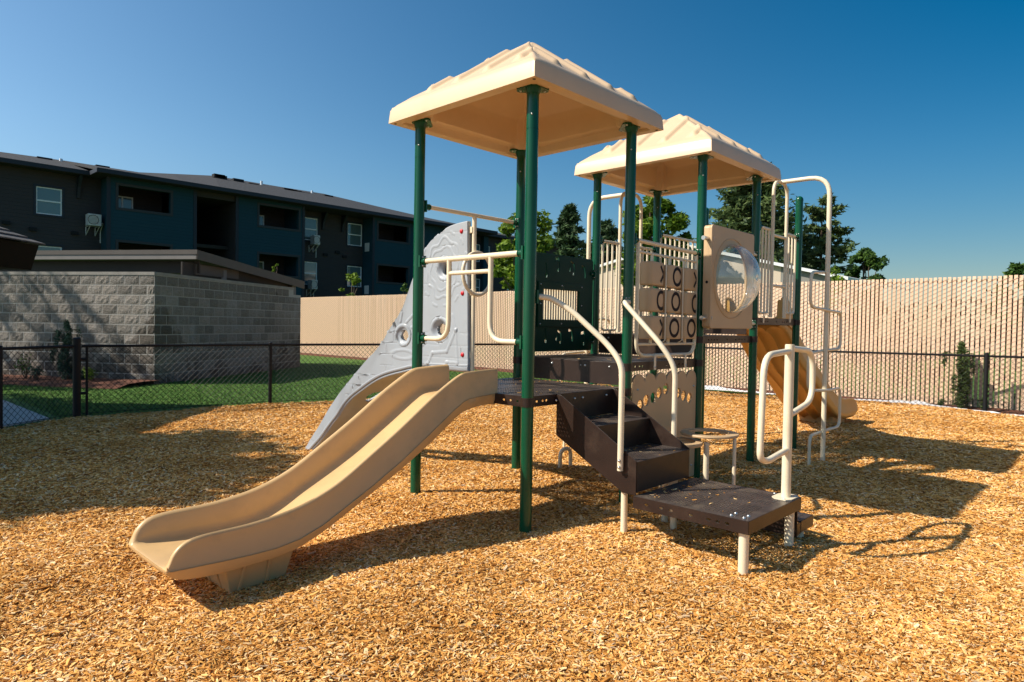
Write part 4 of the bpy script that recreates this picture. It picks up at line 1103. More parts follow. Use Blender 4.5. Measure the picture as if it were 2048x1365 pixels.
# ================================================================== TAN SLATTED FENCE
SLAT = random_mat('tan_fence_slat', [(0, (.72, .50, .335)), (.5, (.77, .54, .37)), (1, (.81, .585, .415))], .6)
WIRE = mat('tan_coated_wire', (.34, .225, .145), .5)
FU = 11.72
sf = empty('slatted_fence', (FU, 8, 0), 'tall tan chain-link fence with vertical privacy slats behind the playground', 'fence')
b = MB(); b.box((-.006, -.0272, 0), (.006, .0272, 2.47)); slat_me = mesh_from('slat', b.v, b.f, SLAT, False)
v = -2.4; ns = 0
rest = MB()
while v < 28:
    if -2.4 <= v and ns < 300:
        o = place('slat', slat_me, sf, (FU + random.uniform(-.002, .002), v, .06 + random.uniform(-.006, .006))); ns += 1
    else:
        rest.box((FU - .006, v - .0285, .06), (FU + .006, v + .0285, 2.53))
    v += .0795
v = -2.4 - .0795
while v > -8:
    rest.box((FU - .006, v - .0285, .06), (FU + .006, v + .0285, 2.53)); v -= .0795
tag(rest.build('far_slats', mat('tan_slat_far', (.77, .54, .37), .6), sf, smooth=False), kind='stuff')
# diamond wires, tan: weave in front of and behind the slats
V_ = None
def tan_net(va, vb, z0, z1, pitch, r):
    V = []; F = []
    def stick(p, q):
        d = np.array(q) - np.array(p); d /= np.linalg.norm(d); a = np.array([1.0, 0, 0]); c = np.cross(d, a); b0 = len(V)
        for P_ in (p, q):
            for k in range(3):
                t = 2 * math.pi * k / 3; V.append(tuple(np.array(P_) + r * (a * math.cos(t) + c * math.sin(t))))
        for k in range(3): F.append((b0 + k, b0 + (k + 1) % 3, b0 + 3 + (k + 1) % 3, b0 + 3 + k))
    h = z1 - z0; slope = .52
    n = int((vb - va) / pitch)
    k = -int(h / (slope * pitch)) - 2
    step = pitch * 1.0
    # only the front strands rise one way; they stand 1 cm proud of the slats
    c = va - h / slope
    while c < vb:
        a, b_ = c, c + h / slope; za, zb = z0, z1
        if a < va: za = z0 + (va - a) * slope; a = va
        if b_ > vb: zb = z1 - (b_ - vb) * slope; b_ = vb
        if za < zb: stick((FU - .012, a, zb if False else z0 + z1 - za), (FU - .012, b_, z0 + z1 - zb))
        c += pitch * 2
    return tag(place('wire_mesh', mesh_from('wire_mesh', V, F, WIRE, False), sf), kind='stuff')
tan_net(-6, 27.5, .08, 2.5, .0795, .0038)
for vv in np.arange(-6.5, 28, 3.05):
    MB().tube([(FU + .055, vv, -.3), (FU + .055, vv, 2.5)], .036, n=12).build('fence_post', WIRE, sf)
MB().tube([(FU + .035, -8, 2.45), (FU + .035, 28, 2.45)], .021, n=8).build('top_rail', WIRE, sf)
bz = MB()
for vv in np.arange(-6.0, 27.9, .0795): bz.prism([(FU - .004, vv - .006, 2.50), (FU - .004, vv + .006, 2.50), (FU - .004, vv, 2.53)], (.004, 0, 0))
tag(bz.build('wire_barbs', WIRE, sf, smooth=False), kind='stuff')

# ================================================================== LANDSCAPE FABRIC
CLOTH = mat('white_landscape_cloth', (.62, .62, .62), .8, var=.1, vscale=9, bump=.5, bscale=30, dirt=(.4, .36, .3, .6), dirt_scale=6)
cl = [(10.55, 5.0), (10.88, 4.3), (10.98, 3.3), (10.92, 2.8), (11.0, 2.0), (11.2, 1.1), (11.34, .5), (11.32, .1), (11.15, -.45), (10.95, -1.0), (10.78, -1.6), (10.9, -2.4)]
wd = [.05, .30, .12, .05, .05, .07, .22, .26, .10, .05, .06, .05]
C_ = catmull([(a, b_, c) for (a, b_), c in zip(cl, wd)], 10); V = []; F = []
for i, (x, y, wi) in enumerate(C_):
    for j in range(5):
        f = j / 4; zz = .035 + (.02 + wi * .25) * math.sin(math.pi * f) * (.6 + .5 * mnoise.noise(Vector((y * 4, f * 3, 0)))) + .012 * mnoise.noise(Vector((y * 11, f * 5, 3)))
        V.append((x - wi * .5 + wi * f, y, zz + .02))
    if i < len(C_) - 1: F += [(i * 5 + j, i * 5 + j + 1, i * 5 + j + 6, i * 5 + j + 5) for j in range(4)]
fb_ = tag(place('landscape_fabric', mesh_from('landscape_fabric', V, F, CLOTH, True, 30)), 'crumpled strip of white landscape fabric at the wood chip edge', 'fabric')

# ================================================================== SPLIT-FACE BLOCK ENCLOSURE
def block_mat():
    m = random_mat('split_face_block', [(0, (.19, .168, .146)), (.5, (.255, .226, .197)), (1, (.33, .29, .255))], .92)
    n = m.node_tree.nodes; l = m.node_tree.links; b = n['Principled BSDF']
    t = n.new('ShaderNodeTexNoise'); t.inputs['Scale'].default_value = 28; t.inputs['Detail'].default_value = 8; t.inputs['Roughness'].default_value = .7
    tc = n.new('ShaderNodeTexCoord'); l.new(tc.outputs['Object'], t.inputs['Vector'])
    bp = n.new('ShaderNodeBump'); bp.inputs['Strength'].default_value = 1; bp.inputs['Distance'].default_value = .035
    l.new(t.outputs['Fac'], bp.inputs['Height']); l.new(bp.outputs[0], b.inputs['Normal'])
    r_ = n.new('ShaderNodeValToRGB'); l.new(t.outputs['Fac'], r_.inputs[0]); r_.color_ramp.elements[0].position = .3; r_.color_ramp.elements[1].position = .7
    r_.color_ramp.elements[0].color = (.6, .6, .6, 1); r_.color_ramp.elements[1].color = (1.2, 1.2, 1.2, 1)
    mx = n.new('ShaderNodeMix'); mx.data_type = 'RGBA'; mx.blend_type = 'MULTIPLY'; mx.inputs['Factor'].default_value = 1
    src = b.inputs['Base Color'].links[0].from_socket
    l.new(src, mx.inputs['A']); l.new(r_.outputs[0], mx.inputs['B'])
    # efflorescence: pale chalky streaks lying on the wall
    g = n.new('ShaderNodeNewGeometry'); mp = n.new('ShaderNodeMapping'); mp.inputs['Scale'].default_value = (.9, .9, .55); l.new(g.outputs['Position'], mp.inputs[0])
    e = n.new('ShaderNodeTexNoise'); e.inputs['Scale'].default_value = 1.6; e.inputs['Detail'].default_value = 9; e.inputs['Roughness'].default_value = .72; l.new(mp.outputs[0], e.inputs['Vector'])
    er = n.new('ShaderNodeValToRGB'); er.color_ramp.elements[0].position = .53; er.color_ramp.elements[0].color = (0, 0, 0, 1); er.color_ramp.elements[1].position = .80; er.color_ramp.elements[1].color = (.32, .32, .32, 1)
    l.new(e.outputs['Fac'], er.inputs[0]); m2 = n.new('ShaderNodeMix'); m2.data_type = 'RGBA'; l.new(er.outputs[0], m2.inputs['Factor']); l.new(mx.outputs['Result'], m2.inputs['A']); m2.inputs['B'].default_value = (.55, .57, .60, 1)
    # damp, darker patches low on the wall
    dm = n.new('ShaderNodeTexNoise'); dm.inputs['Scale'].default_value = .8; dm.inputs['Detail'].default_value = 7; dm.inputs['Roughness'].default_value = .55; l.new(g.outputs['Position'], dm.inputs['Vector'])
    sz = n.new('ShaderNodeSeparateXYZ'); l.new(g.outputs['Position'], sz.inputs[0])
    mr = n.new('ShaderNodeMapRange'); mr.inputs['From Min'].default_value = .1; mr.inputs['From Max'].default_value = 2.2; mr.inputs['To Min'].default_value = .115; mr.inputs['To Max'].default_value = -.14; l.new(sz.outputs['Z'], mr.inputs['Value'])
    ad = n.new('ShaderNodeMath'); l.new(dm.outputs['Fac'], ad.inputs[0]); l.new(mr.outputs[0], ad.inputs[1])
    dr = n.new('ShaderNodeValToRGB'); dr.color_ramp.elements[0].position = .555; dr.color_ramp.elements[1].position = .585; dr.color_ramp.elements[0].color = (1, 1, 1, 1); dr.color_ramp.elements[1].color = (.55, .52, .50, 1); l.new(ad.outputs[0], dr.inputs[0])
    m3 = n.new('ShaderNodeMix'); m3.data_type = 'RGBA'; m3.blend_type = 'MULTIPLY'; m3.inputs['Factor'].default_value = 1; l.new(m2.outputs['Result'], m3.inputs['A']); l.new(dr.outputs[0], m3.inputs['B'])
    l.new(m3.outputs['Result'], b.inputs['Base Color'])
    return m
BLOCK = block_mat(); MORTAR = mat('pale_mortar', (.40, .38, .355), .95, bump=.3, bscale=60)
CH, BL, JT = .2217, .385, .017
def block_mesh(k):
    r = random.Random(100 + k); b = MB(); nx, nz = 6, 4; vs = []; L = BL - JT; H = CH - JT
    for j in range(nz):
        for i in range(nx):
            e = i in (0, nx - 1) or j in (0, nz - 1)
            vs.append(((i / (nx - 1)) * L, 0 if e else -.003 - r.uniform(0, .011), (j / (nz - 1)) * H))
    n0 = len(vs); vs += [(0, .05, 0), (L, .05, 0), (L, .05, H), (0, .05, H)]
    fs = [(j * nx + i, j * nx + i + 1, (j + 1) * nx + i + 1, (j + 1) * nx + i) for j in range(nz - 1) for i in range(nx - 1)]
    fs += [tuple([n0 + 1, n0] + [0] + list(range(1, nx))), tuple([n0, n0 + 3] + [j * nx for j in range(nz - 1, -1, -1)]), tuple([n0 + 2, n0 + 1] + [j * nx + nx - 1 for j in range(nz)]), tuple([n0 + 3, n0 + 2] + [(nz - 1) * nx + i for i in range(nx - 1, -1, -1)])]
    b.add(vs, fs); return mesh_from('block', b.v, b.f, BLOCK, False)
blocks = [block_mesh(k) for k in range(9)]
enc = empty('block_enclosure', (P0[0], P0[1], 0), 'grey-brown split-face block wall enclosure under a shed roof', 'enclosure')
WH = 11 * CH + .07; LR, LL = 6.5, 4.2
def wpt(t, s, z, left):
    """t along the wall from the corner, s = outwards"""
    q = P0 + (E2 * t - E1 * s if left else E1 * t - E2 * s); return (q[0], q[1], z)
nb = 0
extra = MB()
for left, L in ((True, 7.6), (False, LR)):
    core = MB(); top_ = WH if left else WH
    A = [wpt(.0 if left else 0, -.002, 0, left), wpt(L, -.002, 0, left), wpt(L, -.25, 0, left), wpt(.0 if left else .0, -.25, 0, left)]
    if left:
        core.prism([(x, y, -.3) for x, y, z in A], (0, 0, WH + .3))
    else:
        B_ = wpt(L - .45, 0, 0, left)
        A1 = [wpt(0, -.002, 0, left), wpt(L - .45, -.002, 0, left), wpt(L - .45, -.25, 0, left), wpt(0, -.25, 0, left)]
        A2 = [wpt(L - .45, -.002, 0, left), wpt(L, -.002, 0, left), wpt(L, -.25, 0, left), wpt(L - .45, -.25, 0, left)]
        core.prism([(x, y, -.3) for x, y, z in A1], (0, 0, WH + .3)); core.prism([(x, y, -.3) for x, y, z in A2], (0, 0, WH + .3 - CH))
    tag(core.build('mortar_core', MORTAR, enc, smooth=False), kind='stuff')
    d = E2 if left else E1; ang = math.atan2(d[1], d[0])
    # block meshes face -y with +x running to the right
    for row in range(-1, 11):
        z = row * CH + .006
        off = 0 if row % 2 == 0 else BL / 2
        t = -off
        while t < L - .05:
            a = max(t, 0); e_ = min(t + BL, L)
            if (not left) and row == 10 and e_ > L - .4: break
            if e_ - a > .06:
                me = blocks[random.randrange(9)]
                frac = (e_ - a - JT * 0) / BL
                if left: q = wpt(e_ - JT / 2, .0, z, True); rot = ang + math.pi
                else: q = wpt(a + JT / 2, .0, z, False); rot = ang
                visible = (not left) or a < 4.25
                if visible and row >= 0 and nb < 300:
                    o = place('block', me, enc, q); o.rotation_euler = (0, 0, rot); o.scale = ((e_ - a) / BL, 1, 1); nb += 1
                else:
                    c_, s_ = math.cos(rot), math.sin(rot)
                    vs = [(q[0] + v.co.x * frac * c_ - v.co.y * s_, q[1] + v.co.x * frac * s_ + v.co.y * c_, z + v.co.z) for v in me.vertices]
                    extra.add(vs, [tuple(p.vertices) for p in me.polygons])
            t += BL
    # flat cap course
    cap = MB()
    LL_ = L if left else L - .45
    cap.prism([wpt(-.0, .012, 11 * CH, left), wpt(LL_, .012, 11 * CH, left), wpt(LL_, -.26, 11 * CH, left), wpt(0, -.26, 11 * CH, left)], (0, 0, .07))
    cap.build('wall_cap', MORTAR if False else mat('cap_stone_' + ('front' if left else 'side'), (.29, .265, .24), .9, var=.15, vscale=4, bump=.4, bscale=50), enc, smooth=False)
tag(extra.build('hidden_blocks', BLOCK, enc, smooth=False), kind='stuff')
# shed roof over the enclosure
TRIM = mat('brown_painted_trim', (.085, .070, .060), .6, var=.1, vscale=3); DARKW = mat('dark_brown_siding', (.030, .024, .020), .7, var=.1, vscale=2)
METAL = mat('grey_metal_edge', (.20, .18, .165), .5, var=.1)
SHING = mat('grey_shingles', (.030, .030, .033), .9, var=.45, vscale=14, bump=.8, bscale=30, stretch=(1, 1, 1), bdist=.02)
def ept(a, b_, z):   # a along E1 from corner, b along E2
    q = P0 + E1 * a + E2 * b_; return Vector((q[0], q[1], z))
sro = MB()
a0, a1, b0, b1 = 1.9, 7.3, .35, 7.4
zf_, zb_ = 3.17, 2.74
top4 = [ept(a0, b0, zf_), ept(a1, b0, zb_), ept(a1, b1, zb_), ept(a0, b1, zf_)]
sro.prism([p - Vector((0, 0, .03)) for p in top4], (0, 0, .03)); rf = sro.build('shed_roof', SHING, enc, smooth=False)
def board(p, q, dz0, dz1, th, inw, name, m, parent):
    p = Vector(p); q = Vector(q); inw = Vector(inw) * th
    b = MB(); b.prism([p + Vector((0, 0, dz0)), q + Vector((0, 0, dz0)), q + Vector((0, 0, dz1)), p + Vector((0, 0, dz1))], inw); return b.build(name, m, parent, smooth=False)
e1v, e2v = Vector((*E1, 0)), Vector((*E2, 0))
board(top4[0] - e1v * .03 - e2v * .03, top4[3] - e1v * .03, -.19, -.075, .03, e1v, 'fascia', METAL, rf)
board(top4[0] - e1v * .045 - e2v * .045, top4[3] - e1v * .045, -.07, .045, .045, e1v, 'drip_edge', TRIM, rf)
board(top4[0] - e1v * .03 - e2v * .035, top4[1] - e2v * .035 + e1v * .03, -.19, .045, .03, e2v, 'fascia', TRIM, rf)
board(top4[0] + e1v * .3 + e2v * .15, top4[3] + e1v * .3, -.52, -.20, .05, e1v, 'soffit_board', DARKW, enc)
board(ept(2.15, .55, 2.84), ept(4.0, .55, 2.84), -.22, .04, .09, e2v, 'beam', TRIM, enc)
board(ept(1.7, .60, 2.9), ept(6.9, .60, 2.9), -.9, .0, .04, e2v, 'inner_panel', DARKW, enc)
for (aa, bb_) in ((3.35, .6), (6.9, .5), (6.6, 6.8), (2.4, 6.8)):
    q = ept(aa, bb_, 0); MB().box((q.x - .07, q.y - .07, -.3), (q.x + .07, q.y + .07, 2.83)).build('roof_post', METAL, enc)

# ================================================================== SHELTER CORNER AT THE LEFT
sh = empty('park_shelter', (-2.6, 9.9, 0), 'dark brown shelter with grey shingled hip roof at the left edge', 'shelter')
c1 = Vector((-.86, 9.80, 2.62)); dA = Vector((-.73, -.683, 0)); dB = Vector((-.683, .73, 0))
LA, LB = 3.6, 3.6
cs = [c1, c1 + dA * LA, c1 + dA * LA + dB * LB, c1 + dB * LB]; apex = sum(cs, Vector()) / 4 + Vector((0, 0, .95))
for k in range(4):
    p, q = cs[k], cs[(k + 1) % 4]; nrow = 11; b = MB(); b2 = MB()
    for i in range(nrow):
        f0_, f1_ = i / nrow, (i + 1.15) / nrow
        f1_ = min(1, f1_)
        a_, b__, c_, d_ = p.lerp(apex, f0_), q.lerp(apex, f0_), q.lerp(apex, f1_), p.lerp(apex, f1_)
        up_ = Vector((0, 0, .028))
        b.prism([a_ + up_, b__ + up_, c_, d_], (0, 0, -.02))
    tag(b.build('shingles', mat('shelter_shingles_%d' % k, (.09, .085, .085), .9, var=.35, vscale=10, bump=.6, bscale=40), sh, smooth=False), kind='stuff')
SOF = mat('black_brown_board', (.010, .007, .005), .7, spec=.1)
b = MB(); ins = .16
def inset(i_, z): 
    ctr = sum(cs, Vector()) / 4; v_ = cs[i_] - ctr; v_ = v_ * (1 - i_ * 0 - ins_f); return Vector((ctr.x + v_.x, ctr.y + v_.y, z))
ins_f = .035
top_ring = [inset(i_, 2.61) for i_ in range(4)]; ins_f = .075
low_ring = [inset(i_, 2.21) for i_ in range(4)]
b.add(top_ring + low_ring, [(0, 1, 2, 3), (7, 6, 5, 4)] + [(i_, 4 + i_, 4 + (i_ + 1) % 4, (i_ + 1) % 4) for i_ in range(4)])
b.build('roof_skirt', SOF, sh, smooth=False)
for i_ in (1, 2):
    q = low_ring[i_]; MB().box((q.x - .08, q.y - .08, -.3), (q.x + .08, q.y + .08, 2.22)).build('post', SOF, sh)
q = low_ring[2]; 

# ================================================================== APARTMENT BUILDING
VF, VR = 36.0, 37.3          # bay face / recessed wall face
def siding(name, col):
    m = bpy.data.materials.new(name); m.use_nodes = True; n = m.node_tree.nodes; l = m.node_tree.links; b = n['Principled BSDF']; b.inputs['Roughness'].default_value = .75
    g = n.new('ShaderNodeNewGeometry'); sx = n.new('ShaderNodeSeparateXYZ'); l.new(g.outputs['Position'], sx.inputs[0])
    mu = n.new('ShaderNodeMath'); mu.operation = 'MULTIPLY'; mu.inputs[1].default_value = 5.5; l.new(sx.outputs['Z'], mu.inputs[0])
    fr = n.new('ShaderNodeMath'); fr.operation = 'FRACT'; l.new(mu.outputs[0], fr.inputs[0])
    bp = n.new('ShaderNodeBump'); bp.inputs['Strength'].default_value = .8; bp.inputs['Distance'].default_value = .03; bp.invert = True; l.new(fr.outputs[0], bp.inputs['Height']); l.new(bp.outputs[0], b.inputs['Normal'])
    t = n.new('ShaderNodeTexNoise'); t.inputs['Scale'].default_value = .5; t.inputs['Detail'].default_value = 5; l.new(g.outputs['Position'], t.inputs['Vector'])
    r_ = n.new('ShaderNodeValToRGB'); r_.color_ramp.elements[0].color = (*[c * .85 for c in col], 1); r_.color_ramp.elements[1].color = (*[c * 1.15 for c in col], 1); l.new(t.outputs['Fac'], r_.inputs[0]); l.new(r_.outputs[0], b.inputs['Base Color'])
    return m
BRW = siding('brown_siding', (.040, .033, .032)); TEAL = siding('teal_siding', (.002, .040, .056)); NAVY = mat('navy_trim', (.010, .016, .028), .6); GTRIM = mat('grey_balcony_trim', (.032, .035, .040), .7)
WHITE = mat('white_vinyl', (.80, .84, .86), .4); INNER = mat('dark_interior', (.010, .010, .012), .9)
GLASS = mat('window_glass', (.10, .15, .16), .06, spec=1.0); ACM = mat('white_ac_metal', (.60, .60, .58), .4)
apt = empty('apartment_building', (15, 37, 0), 'long dark three-storey apartment building with teal balcony bays', 'building')
def F_(x, y, v=VF): q = on(1, v, x, y); return q[0], q[2]
zE = 8.9
def wall(u0, u1, v, m, name, holes=(), z0=-.3, z1=zE, th=.25):
    """wall slab with rectangular openings built from boxes"""
    us = sorted({u0, u1} | {h[0] for h in holes} | {h[1] for h in holes}); zs = sorted({z0, z1} | {h[2] for h in holes} | {h[3] for h in holes})
    V = []; F = []; idx = {}
    def vid(u, z, k):
        key = (round(u, 4), round(z, 4), k)
        if key not in idx: idx[key] = len(V); V.append((u, v + th * k, z))
        return idx[key]
    def solid(i, j):
        if not (0 <= i < len(us) - 1 and 0 <= j < len(zs) - 1): return False
        cu, cz = (us[i] + us[i + 1]) / 2, (zs[j] + zs[j + 1]) / 2
        return not any(h[0] < cu < h[1] and h[2] < cz < h[3] for h in holes)
    for i in range(len(us) - 1):
        for j in range(len(zs) - 1):
            if not solid(i, j): continue
            a, b_, c, d = us[i], us[i + 1], zs[j], zs[j + 1]
            F.append((vid(a, c, 0), vid(b_, c, 0), vid(b_, d, 0), vid(a, d, 0))); F.append((vid(a, c, 1), vid(a, d, 1), vid(b_, d, 1), vid(b_, c, 1)))
            if not solid(i - 1, j): F.append((vid(a, c, 0), vid(a, d, 0), vid(a, d, 1), vid(a, c, 1)))
            if not solid(i + 1, j): F.append((vid(b_, c, 0), vid(b_, c, 1), vid(b_, d, 1), vid(b_, d, 0)))
            if not solid(i, j - 1): F.append((vid(a, c, 0), vid(a, c, 1), vid(b_, c, 1), vid(b_, c, 0)))
            if not solid(i, j + 1): F.append((vid(a, d, 0), vid(b_, d, 0), vid(b_, d, 1), vid(a, d, 1)))
    return place(name, mesh_from(name, V, F, m, False), apt)
def rect(tl, br, v): 
    u0, z1 = F_(*tl, v); u1, z0 = F_(*br, v); return [u0, u1, z0, z1]
def window(h, v, split=True, trim=True):
    u0, u1, z0, z1 = h; fw = .055
    f = MB()
    if trim: 
        t = MB(); tw = .11
        for bx in (((u0 - tw, v - .03, z0 - tw), (u0, v - .002, z1 + tw)), ((u1, v - .03, z0 - tw), (u1 + tw, v - .002, z1 + tw)), ((u0, v - .03, z0 - tw), (u1, v - .002, z0)), ((u0, v - .03, z1), (u1, v - .002, z1 + tw))): t.box(*bx)
        tr = t.build('window_trim', NAVY, apt, smooth=False)
    for bx in (((u0, v + .02, z0), (u0 + fw, v + .10, z1)), ((u1 - fw, v + .02, z0), (u1, v + .10, z1)), ((u0 + fw, v + .02, z0), (u1 - fw, v + .10, z0 + fw)), ((u0 + fw, v + .02, z1 - fw), (u1 - fw, v + .10, z1))): f.box(*bx)
    zm = (z0 + z1) / 2
    if split: f.box((u0 + fw, v + .025, zm - .035), (u1 - fw, v + .095, zm + .035))
    w_ = f.build('window', WHITE, apt, smooth=False)
    for (za, zb, dv) in ((z0 + fw, zm - .035, .07), (zm + .035, z1 - fw, .05)):
        MB().box((u0 + fw, v + dv, za), (u1 - fw, v + dv + .01, zb)).build('pane', GLASS, w_, smooth=False)
    MB().box((u0, v + .5, z0), (u1, v + .52, z1)).build('dark_room_backing', mat('pale_blind', (.25, .27, .28), .8) if False else INNER, w_, smooth=False)  # near-black sheet behind the panes, its colour stands in for the unlit room
def winpx(x0, y0, x1, y1, v):
    u0 = F_(x0, (y0 + y1) / 2, v)[0]; u1 = F_(x1, (y0 + y1) / 2, v)[0]; xm = (x0 + x1) / 2
    z1 = F_(xm, y0, v)[1]; z0 = F_(xm, y1, v)[1]; return [u0, u1, z0, z1]
FLH = 2.95
# left recessed wall
Wl = [winpx(72, 376, 124, 430, VR)]
h = Wl[0]; Wl.append([h[0], h[1], h[2] - FLH, h[3] - FLH]); Wl.append([h[0] - 5.5, h[1] - 5.5, h[2], h[3]]); Wl.append([h[0] - 5.5, h[1] - 5.5, h[2] - FLH, h[3] - FLH])
uB1a = F_(217, 450)[0]; uB1b = F_(390, 450)[0]; uBWb = F_(474, 450)[0]; uB2b = F_(607, 450)[0]; uB3a = F_(747, 480)[0]; uB3b = F_(905, 500)[0]
wall(-9, uB1a, VR, BRW, 'wall', Wl)
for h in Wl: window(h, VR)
# teal bays with balcony openings
def bay(ua, ub, oa, ob, ztop, zsill):
    hs = []
    for k in range(3):
        hs.append([oa, ob, zsill - k * FLH, ztop - k * FLH])
    hs = [h for h in hs if h[3] > .5]
    hs[-1][2] = max(hs[-1][2], .2) if len(hs) > 2 else hs[-1][2]
    wall(ua, ub, VF, TEAL, 'bay_wall', hs)
    for s_u, name in ((ua, 'bay_side'), (ub, 'bay_side')):
        MB().box((s_u - .0 if s_u == ua else s_u - .15, VF + .25, -.3), (s_u + .15 if s_u == ua else s_u, VR + 4.5, zE)).build(name, TEAL, apt, smooth=False)
    for hk in hs:   # balcony: floor, ceiling, back wall with door, lintel trim
        MB().box((oa - .3, VF + .25, hk[2] - .25), (ob + .3, VR + 3.2, hk[2] - .02)).build('balcony_floor', GTRIM, apt, smooth=False)
        MB().box((oa - .3, VR + .9, hk[2] - .3), (ob + .3, VR + 1.1, hk[3] + .6)).build('balcony_wall', BRW, apt, smooth=False)
        f = MB(); d0, d1, dz1, dz0 = oa + .25, oa + (ob - oa) * .52, hk[2] + .95, hk[2] - .02; v_ = VR + .82
        for bx in (((d0, v_, dz0), (d0 + .07, v_ + .07, dz1)), ((d1 - .07, v_, dz0), (d1, v_ + .07, dz1)), ((d0 + .07, v_, dz1 - .07), (d1 - .07, v_ + .07, dz1)), (((d0 + d1) / 2 - .04, v_, dz0), ((d0 + d1) / 2 + .04, v_ + .07, dz1 - .07))): f.box(*bx)
        df = f.build('patio_door', WHITE, apt, smooth=False)
        MB().box((d0 + .07, v_ + .03, dz0), ((d0 + d1) / 2 - .04, v_ + .04, dz1 - .07)).build('pane', GLASS, df, smooth=False)
        MB().box(((d0 + d1) / 2 + .04, v_ + .03, dz0), (d1 - .07, v_ + .04, dz1 - .07)).build('pane', GLASS, df, smooth=False)
        t = MB(); tw = .13
        for bx in (((oa - tw, VF - .025, hk[2]), (oa, VF - .002, hk[3])), ((ob, VF - .025, hk[2]), (ob + tw, VF - .002, hk[3])), ((oa - tw, VF - .03, hk[2] - tw), (ob + tw, VF - .002, hk[2])), ((oa - tw, VF - .03, hk[3]), (ob + tw, VF - .002, hk[3] + tw))): t.box(*bx)
        t.build('balcony_trim', GTRIM, apt, smooth=False)
def bay_from(ua, ub, tl, br):
    u0, z1 = F_(*tl); u1, z0 = F_(*br); bay(ua, ub, u0, u1, z1, z0)
bay_from(uB1a, uB1b, (237, 371), (341, 428))
bay_from(uBWb, uB2b, (519, 410), (597, 460))
bay_from(uB3a, uB3b, (757, 446), (817, 486))
# open stairwell between bays one and two
MB().box((uB1b, VR + 4.6, -.3), (uBWb, VR + 4.8, zE)).build('stairwell_wall', BRW, apt, smooth=False)
MB().box((uB1b, VF + .1, zE - .45), (uBWb, VR + 4.6, zE)).build('stairwell_ceiling', DARKW, apt, smooth=False)
for k in (1, 2): MB().box((uB1b, VF + 1.2, k * FLH - .2), (uBWb, VR + 4.6, k * FLH)).build('stairwell_landing', DARKW, apt, smooth=False)
MB().box((uBWb - .02, VF + .0, -.3), (uBWb - .004, VR + 4.6, zE)).build('stairwell_side', BRW, apt, smooth=False)
# middle recessed wall
Wm = []
for r_ in ((603, 436, 635, 481), (695, 448, 724, 492), (603, 524, 634, 570), (694, 533, 723, 574)): Wm.append(winpx(*r_, VR))
for k in (0, 1): Wm[2 + k][0], Wm[2 + k][1] = Wm[k][0], Wm[k][1]
wall(uB2b, uB3a, VR, BRW, 'wall', Wm)
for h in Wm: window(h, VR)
# right wall beyond bay three
Wr = []
for r_ in ((948, 489, 960, 524), (972, 493, 980, 526), (1014, 499, 1033, 533), (1013, 564, 1033, 596), (948, 558, 960, 592)): Wr.append(winpx(*r_, VR))
uEnd = F_(1120, 520, VR)[0]
wall(uB3b, uEnd, VR, BRW, 'wall', Wr)
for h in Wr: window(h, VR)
MB().box((F_(962, 500, VR)[0], VR - .35, -.3), (F_(971, 500, VR)[0], VR - .02, zE)).build('teal_pier', TEAL, apt, smooth=False)
MB().box((uEnd - .2, VR + .25, -.3), (uEnd, VR + 11, zE)).build('end_wall', BRW, apt, smooth=False)
MB().box((-9, VR + 11, -.3), (uEnd, VR + 11.3, zE)).build('rear_wall', BRW, apt, smooth=False)
MB().box((-9, VR + .25, -.3), (-8.8, VR + 11, zE)).build('end_wall', BRW, apt, smooth=False)
# corner boards
for u_, v_ in ((uB1a, VF), (uB1b, VF), (uBWb, VF), (uB2b, VF), (uB3a, VF), (uB3b, VF)):
    MB().box((u_ - .09, v_ - .03, -.3), (u_ + .09, v_ - .003, zE)).build('corner_board', NAVY, apt, smooth=False)
# roof: hip over everything with deep eaves
eF, eR = VF - .75, VR - .75
ua_ = uB1a - .7
uF_end = F_(995, 470, eF)[0]
ridge_px = [(-80, 305), (125, 321), (278, 345), (345, 348), (430, 352), (560, 374), (648, 388), (750, 412), (824, 429)]
VRG = VF + 6.3
ridge = [Vector((on(1, VRG, x, y)[0], VRG, on(1, VRG, x, y)[2])) for x, y in ridge_px] 
ridge.append(Vector((uEnd - 5.5, VRG, 10.3)))
ridge[0].x = -6
zEv = 9.0
rb_ = MB()
front = []
for p in ridge:
    e = eR if p.x < ua_ else (eF if p.x < uF_end else eR); front.append(Vector((p.x, e, zEv)))
def quad(b, P): b.add(P, [tuple(range(len(P)))])
us_brk = sorted([-10.0, ua_, ua_ + 2.2, uF_end - 1.2, uF_end, uEnd + .7])
def ridge_at(u):
    if u <= ridge[0].x: return Vector((ridge[0].x, VRG, ridge[0].z))
    if u >= ridge[-1].x: return ridge[-1].copy()
    for a, b_ in zip(ridge[:-1], ridge[1:]):
        if a.x <= u <= b_.x:
            t = (u - a.x) / (b_.x - a.x + 1e-9); return a.lerp(b_, t)
allu = sorted(set(us_brk + [p.x for p in ridge]))
V = []; F = []
def eave_v(u, side):   # side -1 just left, +1 just right of u
    uu = u + side * 1e-3
    return eR if (uu < ua_ or uu > uF_end) else eF
for a, b_ in zip(allu[:-1], allu[1:]):
    e = eave_v((a + b_) / 2, 0); i0 = len(V)
    V += [(a, e, zEv), (b_, e, zEv), tuple(ridge_at(b_)), tuple(ridge_at(a))]; F.append((i0, i0 + 1, i0 + 2, i0 + 3))
    i0 = len(V); V += [(a, VR + 12, zEv), (b_, VR + 12, zEv), tuple(ridge_at(b_)), tuple(ridge_at(a))]; F.append((i0 + 1, i0, i0 + 3, i0 + 2))
i0 = len(V); V += [(uEnd + .7, eR, zEv), (uEnd + .7, VR + 12, zEv), tuple(ridge[-1])]; F.append((i0, i0 + 1, i0 + 2))
